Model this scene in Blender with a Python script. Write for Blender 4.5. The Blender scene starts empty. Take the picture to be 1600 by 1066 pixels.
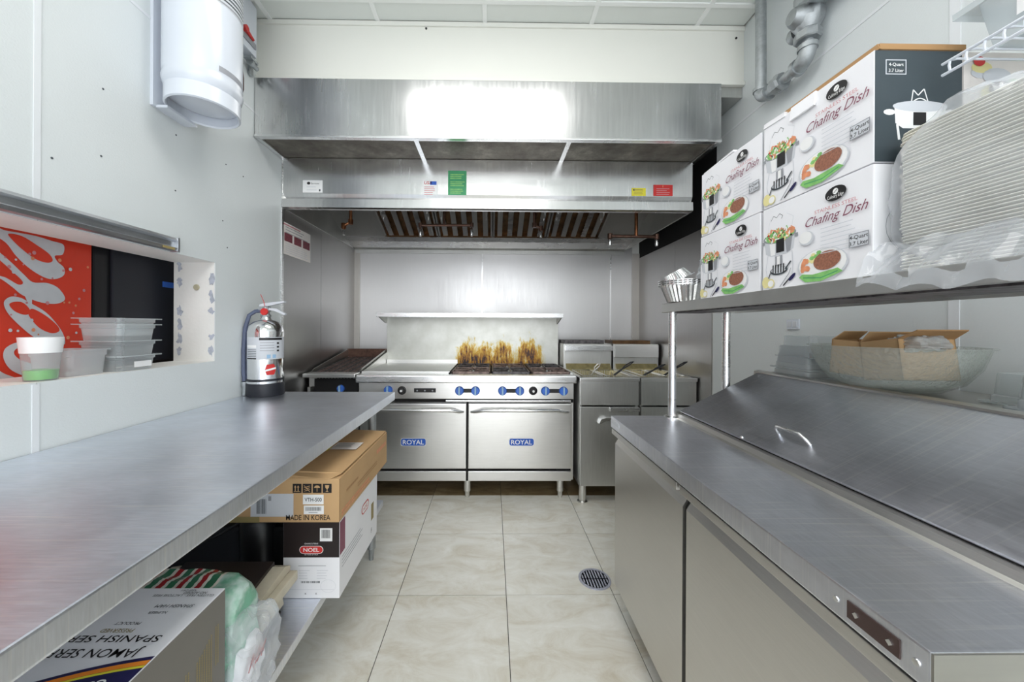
import bpy, bmesh, math, random
from math import sin, cos, pi, radians as R
from mathutils import Vector as V, Matrix, noise
random.seed(7)
SC = bpy.context.scene
COL = SC.collection
# ------------------------------------------------------------------ camera, light, exposure
F_PX, CX, CY, CAMZ = 566.0, 775.7, 512.0, 1.235
PSI, RHO = 0.0118, 0.005
Fv = V((sin(PSI), cos(PSI), 0)); r0 = V((cos(PSI), -sin(PSI), 0)); u0 = V((0, 0, 1))
Rv = r0 * cos(RHO) + u0 * sin(RHO); Uv = u0 * cos(RHO) - r0 * sin(RHO)
cam = bpy.data.cameras.new('camera'); camo = bpy.data.objects.new('camera', cam); COL.objects.link(camo)
m = Matrix.Identity(4)
for i in range(3):
    m[i][0], m[i][1], m[i][2] = Rv[i], Uv[i], -Fv[i]
m[2][3] = CAMZ
camo.matrix_world = m
cam.sensor_width = 36; cam.lens = F_PX * 36 / 1600
cam.shift_x = (800 - CX) / 1600; cam.shift_y = (CY - 533) / 1600
cam.clip_start = 0.03; cam.clip_end = 50
SC.camera = camo
w = bpy.data.worlds.new('world'); SC.world = w; w.use_nodes = True
w.node_tree.nodes['Background'].inputs[0].default_value = (.85, .92, 1, 1)
w.node_tree.nodes['Background'].inputs[1].default_value = 0.5
SC.view_settings.view_transform = 'Standard'; SC.view_settings.look = 'None'
SC.view_settings.gamma = 1; SC.view_settings.use_curve_mapping = False
SC.view_settings.exposure = 0.0
TROFFER = 7.8        # emission of the ceiling light panels
def area(name, loc, rot, sx, sy, e, col=(1, 1, 1)):
    l = bpy.data.lights.new(name, 'AREA'); l.shape = 'RECTANGLE'; l.size = sx; l.size_y = sy; l.energy = e; l.color = col
    o = bpy.data.objects.new(name, l); o.location = loc; o.rotation_euler = rot; COL.objects.link(o); return o
# added fill light behind the camera, evens out the front faces
area('rear_fill_light', (0.05, -2.85, 1.5), (R(90), 0, 0), 2.75, 2.9, 80, (.94, .97, 1))

def ray(px, py):
    return Fv + Rv * ((px - CX) / F_PX) - Uv * ((py - CY) / F_PX)
O = V((0, 0, CAMZ))
def atY(px, py, Y): d = ray(px, py); return O + d * (Y / d.y)
def atX(px, py, X): d = ray(px, py); return O + d * (X / d.x)

# ------------------------------------------------------------------ materials
def srgb(r, g=None, b=None):
    if g is None: g = b = r
    f = lambda c: ((c / 255 + .055) / 1.055) ** 2.4 if c > 10 else c / 255 / 12.92
    return (f(r), f(g), f(b), 1)
def newmat(name):
    m = bpy.data.materials.new(name); m.use_nodes = True
    return m, m.node_tree, m.node_tree.nodes['Principled BSDF']
def noise_node(nt, scale=(1, 1, 1), s=5, detail=4, rough=.55, coord='Object'):
    tc = nt.nodes.new('ShaderNodeTexCoord'); mp = nt.nodes.new('ShaderNodeMapping'); mp.inputs['Scale'].default_value = scale
    n = nt.nodes.new('ShaderNodeTexNoise'); n.inputs['Scale'].default_value = s; n.inputs['Detail'].default_value = detail
    n.inputs['Roughness'].default_value = rough
    nt.links.new(tc.outputs[coord], mp.inputs[0]); nt.links.new(mp.outputs[0], n.inputs['Vector']); return n
def ramp(nt, src, stops):
    r = nt.nodes.new('ShaderNodeValToRGB'); el = r.color_ramp.elements
    while len(el) < len(stops): el.new(.5)
    for e, (p, c) in zip(el, stops): e.position = p; e.color = c
    nt.links.new(src, r.inputs[0]); return r
def bump(nt, b, src, st=.2, dist=.01):
    n = nt.nodes.new('ShaderNodeBump'); n.inputs['Strength'].default_value = st; n.inputs['Distance'].default_value = dist
    nt.links.new(src, n.inputs['Height']); nt.links.new(n.outputs[0], b.inputs['Normal'])
def plain(name, c, rough=.5, metal=0, var=.06, s=8, bmp=0, spec=.5):
    m, nt, b = newmat(name)
    n = noise_node(nt, s=s)
    c1 = tuple(x * (1 - var) for x in c[:3]) + (1,); c2 = tuple(min(1, x * (1 + var)) for x in c[:3]) + (1,)
    r = ramp(nt, n.outputs[0], [(.3, c1), (.7, c2)]); nt.links.new(r.outputs[0], b.inputs['Base Color'])
    b.inputs['Roughness'].default_value = rough; b.inputs['Metallic'].default_value = metal
    b.inputs['Specular IOR Level'].default_value = spec
    if bmp: 
        n2 = noise_node(nt, s=bmp); bump(nt, b, n2.outputs[0], .25, .003)
    return m
def steel(name, c=.6, rough=.3, grain=(1, 60, 1), tint=(1, 1, 1), var=.12, bst=.012, blotch=3, scratch=0):
    m, nt, b = newmat(name)
    b.inputs['Metallic'].default_value = 1
    n = noise_node(nt, s=blotch, detail=5)
    g = noise_node(nt, scale=grain, s=9, detail=5)
    mx = nt.nodes.new('ShaderNodeMath'); mx.operation = 'MULTIPLY_ADD'; mx.inputs[1].default_value = .45
    nt.links.new(g.outputs[0], mx.inputs[0])
    m2 = nt.nodes.new('ShaderNodeMath'); m2.operation = 'MULTIPLY'; m2.inputs[1].default_value = .55; nt.links.new(n.outputs[0], m2.inputs[0])
    nt.links.new(m2.outputs[0], mx.inputs[2])
    lo = tuple(c * (1 - var) * t for t in tint) + (1,); hi = tuple(min(1, c * (1 + var) * t) for t in tint) + (1,)
    r = ramp(nt, mx.outputs[0], [(.35, lo), (.65, hi)]); 
    if scratch:
        tc = nt.nodes.new('ShaderNodeTexCoord'); last = r.outputs[0]
        for ang, sc in ((28, (1.5, 55, 1)), (-12, (2.5, 80, 1)), (100, (1.2, 70, 1))):
            mp = nt.nodes.new('ShaderNodeMapping'); mp.inputs['Rotation'].default_value = (0, 0, R(ang)); mp.inputs['Scale'].default_value = sc
            ns = nt.nodes.new('ShaderNodeTexNoise'); ns.inputs['Scale'].default_value = 2.2; ns.inputs['Detail'].default_value = 3; ns.inputs['Distortion'].default_value = .4
            nt.links.new(tc.outputs['Object'], mp.inputs[0]); nt.links.new(mp.outputs[0], ns.inputs['Vector'])
            rs = ramp(nt, ns.outputs[0], [(.60, (0, 0, 0, 1)), (.72, (scratch,) * 3 + (1,))])
            ms = nt.nodes.new('ShaderNodeMix'); ms.data_type = 'RGBA'; ms.inputs[7].default_value = (1, 1, 1, 1)
            nt.links.new(rs.outputs[0], ms.inputs[0]); nt.links.new(last, ms.inputs[6]); last = ms.outputs[2]
        nt.links.new(last, b.inputs['Base Color'])
    else: nt.links.new(r.outputs[0], b.inputs['Base Color'])
    rr = ramp(nt, mx.outputs[0], [(.3, (rough * .8,) * 3 + (1,)), (.7, (min(1, rough * 1.25),) * 3 + (1,))])
    nt.links.new(rr.outputs[0], b.inputs['Roughness'])
    bump(nt, b, g.outputs[0], bst, .002)
    return m
MT = {}
MT['wall'] = plain('white_wall_panel', srgb(217, 222, 223), .35, var=.02, s=2, bmp=160)
MT['plaster'] = plain('white_plaster', srgb(236, 236, 232), .6, var=.03, s=6, bmp=60)
MT['bulkhead'] = plain('cream_white_paint', srgb(232, 232, 225), .4, var=.015, s=2)
MT['ceil'] = plain('ceiling_board', srgb(226, 230, 226), .7, var=.01)
MT['tbar'] = plain('ceiling_bar_white', srgb(240, 242, 240), .4, var=.01)
MT['strip'] = plain('white_plastic_strip', srgb(226, 229, 232), .3, var=.01)
MT['grout'] = plain('grout', srgb(84, 80, 74), .9)
MT['steelH'] = steel('steel_hood', .70, .24, (8, 1, .5), var=.10, blotch=2.2)
MT['steelT'] = steel('steel_table', .86, .36, (3, 30, 3), (.90, .94, 1.02), var=.10, blotch=5, bst=.012, scratch=.35)
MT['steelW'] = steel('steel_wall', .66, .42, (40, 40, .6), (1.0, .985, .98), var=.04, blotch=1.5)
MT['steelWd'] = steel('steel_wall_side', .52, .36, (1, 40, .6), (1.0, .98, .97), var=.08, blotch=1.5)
MT['steelR'] = steel('steel_range', .76, .32, (1, 1, 50), (1.0, .99, .965), var=.06)
MT['steelB'] = steel('steel_bright', .80, .27, (1, 1, 10), var=.03, bst=.003)
MT['steelF'] = steel('steel_fryer', .62, .38, (40, 1, 1), (1, 1, .97), var=.1)
MT['steelP'] = steel('steel_prep', .62, .36, (1, 1, 40), (1.0, .975, .93), var=.06, blotch=2)
MT['steelPT'] = steel('steel_prep_top', .76, .34, (20, 3, 3), (.93, .95, 1.03), var=.10, blotch=5, bst=.012, scratch=.35)
MT['steelG'] = steel('steel_riser', .68, .42, (6, 6, 6), (1, 1, .96), var=.08)
MT['galv'] = steel('galvanised_pipe', .48, .55, (8, 8, 8), (.95, 1, 1.03), var=.2, blotch=20, bst=.2)
MT['alu'] = steel('aluminium_foil', .82, .22, (30, 30, 30), var=.08, bst=.4)
MT['copper'] = plain('old_copper', srgb(150, 100, 70), .4, 1, var=.3, s=30)
MT['copperd'] = plain('greasy_copper', srgb(92, 68, 58), .45, .7, var=.3, s=30)
MT['black'] = plain('black_plastic', srgb(22, 22, 25), .35)
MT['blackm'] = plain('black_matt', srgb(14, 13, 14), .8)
MT['gap'] = plain('dark_gap', srgb(20, 18, 18), .9)
MT['iron'] = plain('cast_iron', srgb(92, 88, 90), .5, .4, var=.7, s=45, bmp=80)
MT['ironr'] = plain('rusty_iron', srgb(128, 110, 104), .5, .4, var=.7, s=35, bmp=80)
MT['grease'] = plain('greasy_brown_metal', srgb(112, 84, 58), .4, .7, var=.45, s=14)
MT['perf'] = None
MT['endsteel'] = steel('steel_darkened_end', .40, .45, (1, 1, 30), (1, .97, .88), var=.06)
MT['drainm'] = plain('drain_metal', srgb(176, 178, 192), .4, .3)
MT['plate'] = plain('dark_brown_plate', srgb(64, 46, 42), .45)
MT['cornerm'] = plain('dull_corner_metal', srgb(205, 200, 194), .4, .3, var=.03)
MT['chip'] = plain('chipped_grey_paint', srgb(178, 184, 196), .6, var=.2, s=60)
MT['plug'] = plain('dull_plug', srgb(178, 172, 146), .6)
MT['blue'] = plain('blue_knob', srgb(62, 112, 205), .35, var=.08)
MT['bluel'] = plain('light_blue_plastic', srgb(150, 185, 215), .35)
MT['royal'] = plain('blue_badge', srgb(40, 92, 190), .3, var=.03)
MT['white'] = plain('white_print', srgb(240, 240, 240), .5, var=.01)
MT['tank'] = plain('white_enamel', srgb(214, 219, 228), .18, var=.01)
MT['grey'] = plain('grey_print', srgb(150, 152, 158), .5, var=.03)
MT['lgrey'] = plain('light_grey_print', srgb(205, 208, 214), .5, var=.03)
MT['dgrey'] = plain('dark_grey_print', srgb(66, 72, 78), .5, var=.05)
MT['ink'] = plain('black_ink', srgb(28, 26, 28), .5)
MT['red'] = plain('red_print', srgb(205, 50, 48), .4, var=.05)
MT['maroon'] = plain('maroon_print', srgb(130, 70, 90), .5)
MT['rose'] = plain('rose_print', srgb(205, 140, 145), .5)
MT['green'] = plain('green_print', srgb(60, 150, 100), .5)
MT['lime'] = plain('light_green_food', srgb(130, 190, 110), .5, var=.2, s=60)
MT['orange'] = plain('orange_food', srgb(226, 150, 110), .5, var=.15, s=60)
MT['brown'] = plain('brown_food', srgb(150, 100, 80), .5, var=.35, s=220)
MT['yellow'] = plain('yellow_print', srgb(225, 215, 60), .5)
MT['lemon'] = plain('lemon_print', srgb(232, 222, 160), .5)
MT['gold'] = plain('gold_print', srgb(150, 135, 90), .5)
MT['orangeb'] = plain('orange_band', srgb(240, 140, 40), .5)
MT['navy'] = plain('navy_print', srgb(32, 30, 80), .5)
MT['card'] = plain('brown_cardboard', srgb(196, 160, 116), .75, var=.05, s=6)
MT['cardd'] = plain('brown_cardboard_edge', srgb(170, 132, 90), .85, var=.08)
MT['cardw'] = plain('white_cardboard', srgb(238, 238, 242), .45, var=.01)
MT['boxblack'] = plain('black_box_print', srgb(62, 72, 78), .35, var=.06)
MT['boxdark'] = plain('dark_box_print', srgb(40, 32, 32), .45, var=.06)
MT['boxgrey'] = plain('grey_box_side', srgb(116, 112, 106), .5, var=.04)
MT['foam'] = plain('foam_tray', srgb(240, 238, 228), .6, var=.01)
MT['beige'] = plain('beige_metal', srgb(200, 192, 172), .5, var=.08, s=20)
MT['coolred'] = plain('red_cooler_print', srgb(222, 66, 44), .35, var=.05, s=3)
MT['script'] = plain('white_script_print', srgb(205, 208, 212), .4, var=.05, s=20)
MT['hose'] = plain('grey_blue_hose', srgb(84, 92, 116), .5)
MT['chrome'] = plain('polished_steel', (.85, .85, .86, 1), .08, 1, var=.02)
MT['rubber'] = plain('black_rubber', srgb(30, 32, 40), .5)
MT['alurail'] = steel('aluminium_rail', .6, .35, (1, 1, 30), (.97, 1, 1.05))
MT['paper'] = plain('worn_paper', srgb(232, 226, 222), .6, var=.06)
MT['photo'] = plain('dark_red_photo', srgb(122, 60, 70), .5, var=.5, s=120)
MT['oil'] = plain('fryer_pan_oil', srgb(176, 164, 120), .3, .5, var=.25, s=25)
MT['greenliq'] = plain('green_dregs', srgb(110, 200, 70), .3, var=.15, s=30)
MT['cablack'] = plain('black_cable', srgb(20, 20, 22), .5)

def tile_mat(name, a, b_, c):
    m, nt, b = newmat(name)
    n = noise_node(nt, scale=(1, 2.2, 1), s=4.2, detail=10, rough=.7, coord='Object')
    n.inputs['Distortion'].default_value = .8
    # a shift per tile so that neighbours differ
    oi = nt.nodes.new('ShaderNodeObjectInfo'); mp = n.inputs['Vector'].links[0].from_node
    mu = nt.nodes.new('ShaderNodeMath'); mu.operation = 'MULTIPLY'; mu.inputs[1].default_value = 37
    nt.links.new(oi.outputs['Random'], mu.inputs[0])
    cx = nt.nodes.new('ShaderNodeCombineXYZ')
    for i in range(3): nt.links.new(mu.outputs[0], cx.inputs[i])
    nt.links.new(cx.outputs[0], mp.inputs['Location'])
    r = ramp(nt, n.outputs[0], [(.3, a), (.5, b_), (.68, c)]); nt.links.new(r.outputs[0], b.inputs['Base Color'])
    b.inputs['Roughness'].default_value = .3
    return m
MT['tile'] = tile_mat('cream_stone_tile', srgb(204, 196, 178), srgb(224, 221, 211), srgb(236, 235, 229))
MT['tiled'] = tile_mat('soiled_shaded_tile', srgb(96, 78, 52), srgb(140, 120, 88), srgb(168, 150, 116))  # dirt plus the shadow under the range, both mixed into the colour

def perf_mat():
    m, nt, b = newmat('perforated_dirty_panel')
    n = noise_node(nt, s=6, detail=8, rough=.7)
    r = ramp(nt, n.outputs[0], [(.35, srgb(78, 70, 60)), (.55, srgb(112, 106, 96)), (.75, srgb(158, 154, 142))])
    tc = nt.nodes.new('ShaderNodeTexCoord'); vo = nt.nodes.new('ShaderNodeTexVoronoi'); vo.inputs['Scale'].default_value = 110; vo.inputs['Randomness'].default_value = 0
    nt.links.new(tc.outputs['Object'], vo.inputs['Vector'])
    r2 = ramp(nt, vo.outputs['Distance'], [(.28, (.35, .35, .35, 1)), (.42, (1, 1, 1, 1))])
    mx = nt.nodes.new('ShaderNodeMix'); mx.data_type = 'RGBA'; mx.blend_type = 'MULTIPLY'; mx.inputs[0].default_value = 1
    nt.links.new(r.outputs[0], mx.inputs[6]); nt.links.new(r2.outputs[0], mx.inputs[7]); nt.links.new(mx.outputs[2], b.inputs['Base Color'])
    b.inputs['Metallic'].default_value = .5; b.inputs['Roughness'].default_value = .5
    return m
MT['perf'] = perf_mat()

def riser_mat():
    # burnt-on grease: three stains of their own shape above the burners (object space = world space here)
    m, nt, b = newmat('steel_riser_burnt'); L = nt.links.new
    tc = nt.nodes.new('ShaderNodeTexCoord'); sp = nt.nodes.new('ShaderNodeSeparateXYZ'); L(tc.outputs['Object'], sp.inputs[0])
    def math_(op, a, b_=None, c=None):
        n = nt.nodes.new('ShaderNodeMath'); n.operation = op
        for i, v in enumerate((a, b_, c)):
            if v is None: continue
            if isinstance(v, (int, float)): n.inputs[i].default_value = v
            else: L(v, n.inputs[i])
        return n.outputs[0]
    tot = None
    for cx_, wx, hz in ((-.21, .15, .19), (-.06, .14, .17), (.09, .13, .21), (.33, .16, .21)):
        dx = math_('DIVIDE', math_('SUBTRACT', sp.outputs[0], cx_), wx)
        dz = math_('DIVIDE', math_('SUBTRACT', sp.outputs[2], .92), hz)
        wob = noise_node(nt, scale=(9, 1, 5), s=2.2, detail=6, rough=.75)
        d = math_('ADD', math_('POWER', math_('ABSOLUTE', dx), 2.), math_('POWER', math_('ABSOLUTE', dz), 1.6))
        d = math_('ADD', d, math_('MULTIPLY_ADD', wob.outputs[0], 3.2, -1.75))
        v = math_('SUBTRACT', 1.0, d); v = math_('MAXIMUM', v, 0); v = math_('MULTIPLY', v, math_('MAXIMUM', math_('SUBTRACT', 1.15, math_('POWER', math_('ABSOLUTE', dx), 4.)), 0))
        tot = v if tot is None else math_('MAXIMUM', tot, v)
    streak = noise_node(nt, scale=(40, 1, 7), s=1.6, detail=6, rough=.7)
    k = math_('MULTIPLY_ADD', streak.outputs[0], 1.9, -.55)
    s = math_('MULTIPLY', tot, k)
    r = ramp(nt, s, [(0, srgb(206, 206, 200)), (.07, srgb(206, 198, 164)), (.2, srgb(204, 168, 76)), (.42, srgb(172, 116, 40)), (.62, srgb(84, 50, 36)), (.85, srgb(34, 28, 36))])
    base = noise_node(nt, s=9, detail=6)
    r2 = ramp(nt, base.outputs[0], [(.35, (.86, .86, .84, 1)), (.65, (1, 1, 1, 1))])
    mx = nt.nodes.new('ShaderNodeMix'); mx.data_type = 'RGBA'; mx.blend_type = 'MULTIPLY'; mx.inputs[0].default_value = 1
    L(r.outputs[0], mx.inputs[6]); L(r2.outputs[0], mx.inputs[7]); L(mx.outputs[2], b.inputs['Base Color'])
    mt = math_('SUBTRACT', .85, math_('MULTIPLY', s, 1.4)); mt = math_('MAXIMUM', mt, 0); L(mt, b.inputs['Metallic'])
    b.inputs['Roughness'].default_value = .42
    return m
MT['riser'] = riser_mat()

def film(name, tr=.8, col=(1, 1, 1, 1), rough=.15, bmp=0, bs=.5, gl=(1, 1, 1, 1)):
    m, nt, b = newmat(name); L = nt.links.new
    t = nt.nodes.new('ShaderNodeBsdfTransparent'); t.inputs[0].default_value = (.96, .97, .97, 1)
    mx = nt.nodes.new('ShaderNodeMixShader'); lw = nt.nodes.new('ShaderNodeLayerWeight'); lw.inputs[0].default_value = .25
    r = ramp(nt, lw.outputs['Facing'], [(0, (1 - tr,) * 3 + (1,)), (1, (min(1, (1 - tr) * 3.2),) * 3 + (1,))])
    L(r.outputs[0], mx.inputs[0]); L(t.outputs[0], mx.inputs[1]); L(b.outputs[0], mx.inputs[2])
    b.inputs['Base Color'].default_value = col; b.inputs['Roughness'].default_value = rough; b.inputs['Specular IOR Level'].default_value = 1
    if bmp:
        n = noise_node(nt, s=bmp, detail=2); bump(nt, b, n.outputs[0], bs, .01); L(b.inputs['Normal'].links[0].from_socket, lw.inputs['Normal'])
    L(mx.outputs[0], nt.nodes['Material Output'].inputs[0]); return m
MT['film'] = film('clear_bag_film', .80, srgb(236, 240, 248), .10, 14, .6)
MT['clear'] = film('clear_plastic', .72, srgb(215, 222, 224), .12)
MT['clearc'] = film('clear_cup', .86, srgb(215, 222, 224), .12)
MT['frost'] = film('cloudy_plastic', .5, srgb(200, 206, 208), .2)
MT['bowl'] = film('pebbled_clear_plastic', .81, srgb(205, 212, 204), .15, 90, .9)
MT['bin'] = film('translucent_bin', .35, srgb(198, 206, 210), .2)

def emis(name, e, c=(1, 1, 1, 1)):
    m, nt, b = newmat(name); b.inputs['Emission Color'].default_value = c; b.inputs['Emission Strength'].default_value = e; b.inputs['Base Color'].default_value = (.9, .9, .9, 1); return m
MT['lamp'] = emis('light_diffuser', TROFFER, (1, .985, .96, 1))

# ------------------------------------------------------------------ mesh builder
class M:
    def __init__(s): s.v = []; s.f = []; s.fm = []; s.fs = []; s.mats = []
    def mi(s, m):
        if m is None: m = '__'
        if m not in s.mats: s.mats.append(m)
        return s.mats.index(m)
    def add(s, vs, fs, m=None, smooth=False):
        b = len(s.v); s.v += [tuple(x) for x in vs]; k = s.mi(m)
        for f in fs: s.f.append([b + i for i in f]); s.fm.append(k); s.fs.append(smooth)
        return s
    def box(s, x0, x1, y0, y1, z0, z1, m=None, bv=0, rot=None, piv=None):
        if x0 > x1: x0, x1 = x1, x0
        if y0 > y1: y0, y1 = y1, y0
        if z0 > z1: z0, z1 = z1, z0
        if bv:
            bm = bmesh.new(); bmesh.ops.create_cube(bm, size=1)
            for v in bm.verts: v.co = V((x0 + (v.co.x + .5) * (x1 - x0), y0 + (v.co.y + .5) * (y1 - y0), z0 + (v.co.z + .5) * (z1 - z0)))
            bv = min(bv, (x1 - x0) * .45, (y1 - y0) * .45, (z1 - z0) * .45)
            bmesh.ops.bevel(bm, geom=bm.edges[:], offset=bv, segments=2, affect='EDGES', profile=.7)
            bm.verts.ensure_lookup_table(); vs = [v.co.copy() for v in bm.verts]; fs = [[v.index for v in f.verts] for f in bm.faces]; bm.free()
        else:
            vs = [V((x, y, z)) for z in (z0, z1) for y in (y0, y1) for x in (x0, x1)]
            fs = [(0, 2, 3, 1), (4, 5, 7, 6), (0, 1, 5, 4), (2, 6, 7, 3), (0, 4, 6, 2), (1, 3, 7, 5)]
        if rot is not None:
            piv = V(piv) if piv is not None else V(((x0 + x1) / 2, (y0 + y1) / 2, (z0 + z1) / 2))
            vs = [rot @ (v - piv) + piv for v in vs]
        return s.add(vs, fs, m)
    def prism(s, prof, a0, a1, axis='x', m=None, smooth=False):
        # prof: list of 2-D points; axis x -> (y,z); axis y -> (x,z); axis z -> (x,y)
        n = len(prof); vs = []
        for a in (a0, a1):
            for p, q in prof: vs.append({'x': (a, p, q), 'y': (p, a, q), 'z': (p, q, a)}[axis])
        fs = [tuple(range(n))[::-1], tuple(range(n, 2 * n))]
        s.add(vs, fs, m)
        b = len(s.v) - 2 * n
        k = s.mi(m)
        for i in range(n): s.f.append([b + i, b + (i + 1) % n, b + n + (i + 1) % n, b + n + i]); s.fm.append(k); s.fs.append(smooth)
        return s
    def tube(s, pts, r, seg=10, m=None, caps=True, closed=False):
        pts = [V(p) for p in pts]; n = len(pts); rs = r if isinstance(r, (list, tuple)) else [r] * n
        t0 = (pts[1] - pts[0]).normalized(); a = V((0, 0, 1)) if abs(t0.z) < .9 else V((1, 0, 0))
        nx = t0.cross(a).normalized(); vs = []
        for i, p in enumerate(pts):
            if closed: t = (pts[(i + 1) % n] - pts[i - 1]).normalized()
            else: t = (pts[min(i + 1, n - 1)] - pts[max(i - 1, 0)]).normalized()
            nx = (nx - t * nx.dot(t)).normalized(); ny = t.cross(nx)
            for j in range(seg):
                q = 2 * pi * j / seg; vs.append(p + (nx * cos(q) + ny * sin(q)) * rs[i])
        fs = []
        for i in range(n if closed else n - 1):
            i2 = (i + 1) % n
            for j in range(seg): fs.append((i * seg + j, i * seg + (j + 1) % seg, i2 * seg + (j + 1) % seg, i2 * seg + j))
        s.add(vs, fs, m, True)
        if caps and not closed:
            b = len(s.v) - len(vs); k = s.mi(m)
            s.f.append([b + j for j in range(seg)][::-1]); s.f.append([b + (n - 1) * seg + j for j in range(seg)]); s.fm += [k, k]; s.fs += [False, False]
        return s
    def lathe(s, prof, c, seg=32, m=None, axis=None, smooth=True, sx=1, sy=1, rot=None):
        # prof: (radius, height) ; axis: matrix 3x3 turning z to the wanted axis
        c = V(c); vs = []; fs = []
        for (r, h) in prof:
            for j in range(seg):
                q = 2 * pi * j / seg; p = V((r * cos(q) * sx, r * sin(q) * sy, h))
                if rot is not None: p = rot @ p
                vs.append(c + p)
        n = len(prof)
        for i in range(n - 1):
            for j in range(seg): fs.append((i * seg + j, i * seg + (j + 1) % seg, (i + 1) * seg + (j + 1) % seg, (i + 1) * seg + j))
        s.add(vs, fs, m, smooth)
        if prof[0] == prof[-1]: return s
        b = len(s.v) - len(vs); k = s.mi(m)
        if prof[0][0] > 1e-5: s.f.append([b + j for j in range(seg)][::-1]); s.fm.append(k); s.fs.append(False)
        if prof[-1][0] > 1e-5: s.f.append([b + (n - 1) * seg + j for j in range(seg)]); s.fm.append(k); s.fs.append(False)
        return s
    def build(s, name, m=None, parent=None, loc=None):
        me = bpy.data.meshes.new(name); me.from_pydata(s.v, [], s.f)
        for k in s.mats: me.materials.append(MT[m if k == '__' else k])
        me.polygons.foreach_set('material_index', s.fm); me.polygons.foreach_set('use_smooth', s.fs)
        bm = bmesh.new(); bm.from_mesh(me); bmesh.ops.recalc_face_normals(bm, faces=bm.faces[:]); bm.to_mesh(me); bm.free()
        if any(s.fs) : 
            try: me.set_sharp_from_angle(angle=R(40))
            except Exception: pass
        o = bpy.data.objects.new(name, me); COL.objects.link(o)
        if parent is not None:
            o.parent = parent; o.location = -parent_world(parent)
        return o
def parent_world(p):
    l = V(p.location)
    if p.parent: l = l + parent_world(p.parent)
    return l
class Fr:
    """a face to print on: origin, right, up (normal outward = right x up)"""
    def __init__(s, o, u, v): s.o = V(o); s.u = V(u).normalized(); s.v = V(v).normalized(); s.n = s.u.cross(s.v)
    def p(s, a, b, c=0): return s.o + s.u * a + s.v * b + s.n * c
def poly(mb, fr, pts, h, m):
    n = len(pts); vs = [fr.p(a, b, h) for a, b in pts]; mb.add(vs, [tuple(range(n))], m)
def rect(mb, fr, a0, b0, a1, b1, h, m): poly(mb, fr, [(a0, b0), (a1, b0), (a1, b1), (a0, b1)], h, m)
def ell(mb, fr, a, b, ra, rb, h, m, n=20, t=0):
    poly(mb, fr, [(a + ra * cos(q) * cos(t) - rb * sin(q) * sin(t), b + ra * cos(q) * sin(t) + rb * sin(q) * cos(t)) for q in [2 * pi * i / n for i in range(n)]], h, m)
def stroke(mb, fr, pts, wd, h, m):
    for (a, b), (c, d) in zip(pts[:-1], pts[1:]):
        L = math.hypot(c - a, d - b) or 1; nx, ny = -(d - b) / L * wd / 2, (c - a) / L * wd / 2
        poly(mb, fr, [(a - nx, b - ny), (c - nx, d - ny), (c + nx, d + ny), (a + nx, b + ny)], h, m)
_tc = {}
def text(mb, fr, s, a, b, size, h, m, align='l', shear=0, off=0, wid=None):
    key = (s, shear, off)
    if key not in _tc:
        cu = bpy.data.curves.new('t', 'FONT'); cu.body = s; cu.shear = shear; cu.offset = off; cu.resolution_u = 3
        ob = bpy.data.objects.new('t', cu); me = ob.to_mesh()
        vs = [v.co.copy() for v in me.vertices]; fs = [tuple(p.vertices) for p in me.polygons]
        ob.to_mesh_clear(); bpy.data.objects.remove(ob); bpy.data.curves.remove(cu); _tc[key] = (vs, fs)
    vs, fs = _tc[key]
    if not vs: return
    x0 = min(v.x for v in vs); x1 = max(v.x for v in vs); sx = size
    if wid: sx = wid / (x1 - x0)
    o = {'l': 0, 'c': (x1 - x0) / 2, 'r': x1 - x0}[align]
    mb.add([fr.p(a + (v.x - x0 - o) * sx, b + v.y * size, h) for v in vs], fs, m)
def barcode(mb, fr, a, b, wd, ht, h, m='ink', n=14):
    rg = random.Random(n)
    for i in range(n):
        x = a + wd * i / n; rect(mb, fr, x, b, x + wd / n * rg.choice((.35, .6)), b + ht, h, m)
def lines(mb, fr, a, b, wd, n, dy, th, h, m, rg=random.Random(3)):
    for i in range(n):
        e = a + wd * rg.uniform(.7, 1); rect(mb, fr, a, b - i * dy, e, b - i * dy + th, h, m)

def tag(o, label, cat=None, group=None, kind=None):
    if label: o['label'] = label
    if cat: o['category'] = cat
    if group: o['group'] = group
    if kind: o['kind'] = kind
    return o
def thing(name, loc, label, cat, group=None):
    e = bpy.data.objects.new(name, None); e.location = loc; COL.objects.link(e); return tag(e, label, cat, group)
def struct(o): o['kind'] = 'structure'; return o
def copy_tree(o, parent=None):
    c = o.copy(); COL.objects.link(c)
    if parent is not None: c.parent = parent
    for ch in list(o.children): copy_tree(ch, c)
    return c
RX = Matrix.Rotation(R(90), 3, 'X'); RY = Matrix.Rotation(R(90), 3, 'Y')
def RZ(a): return Matrix.Rotation(a, 3, 'Z')
def knob_rot_minus_y(): return Matrix.Rotation(R(90), 3, 'X')   # z -> -y

XL, XR, YB, ZC, YN = -1.35, 1.45, 3.56, 2.98, -2.9
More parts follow.
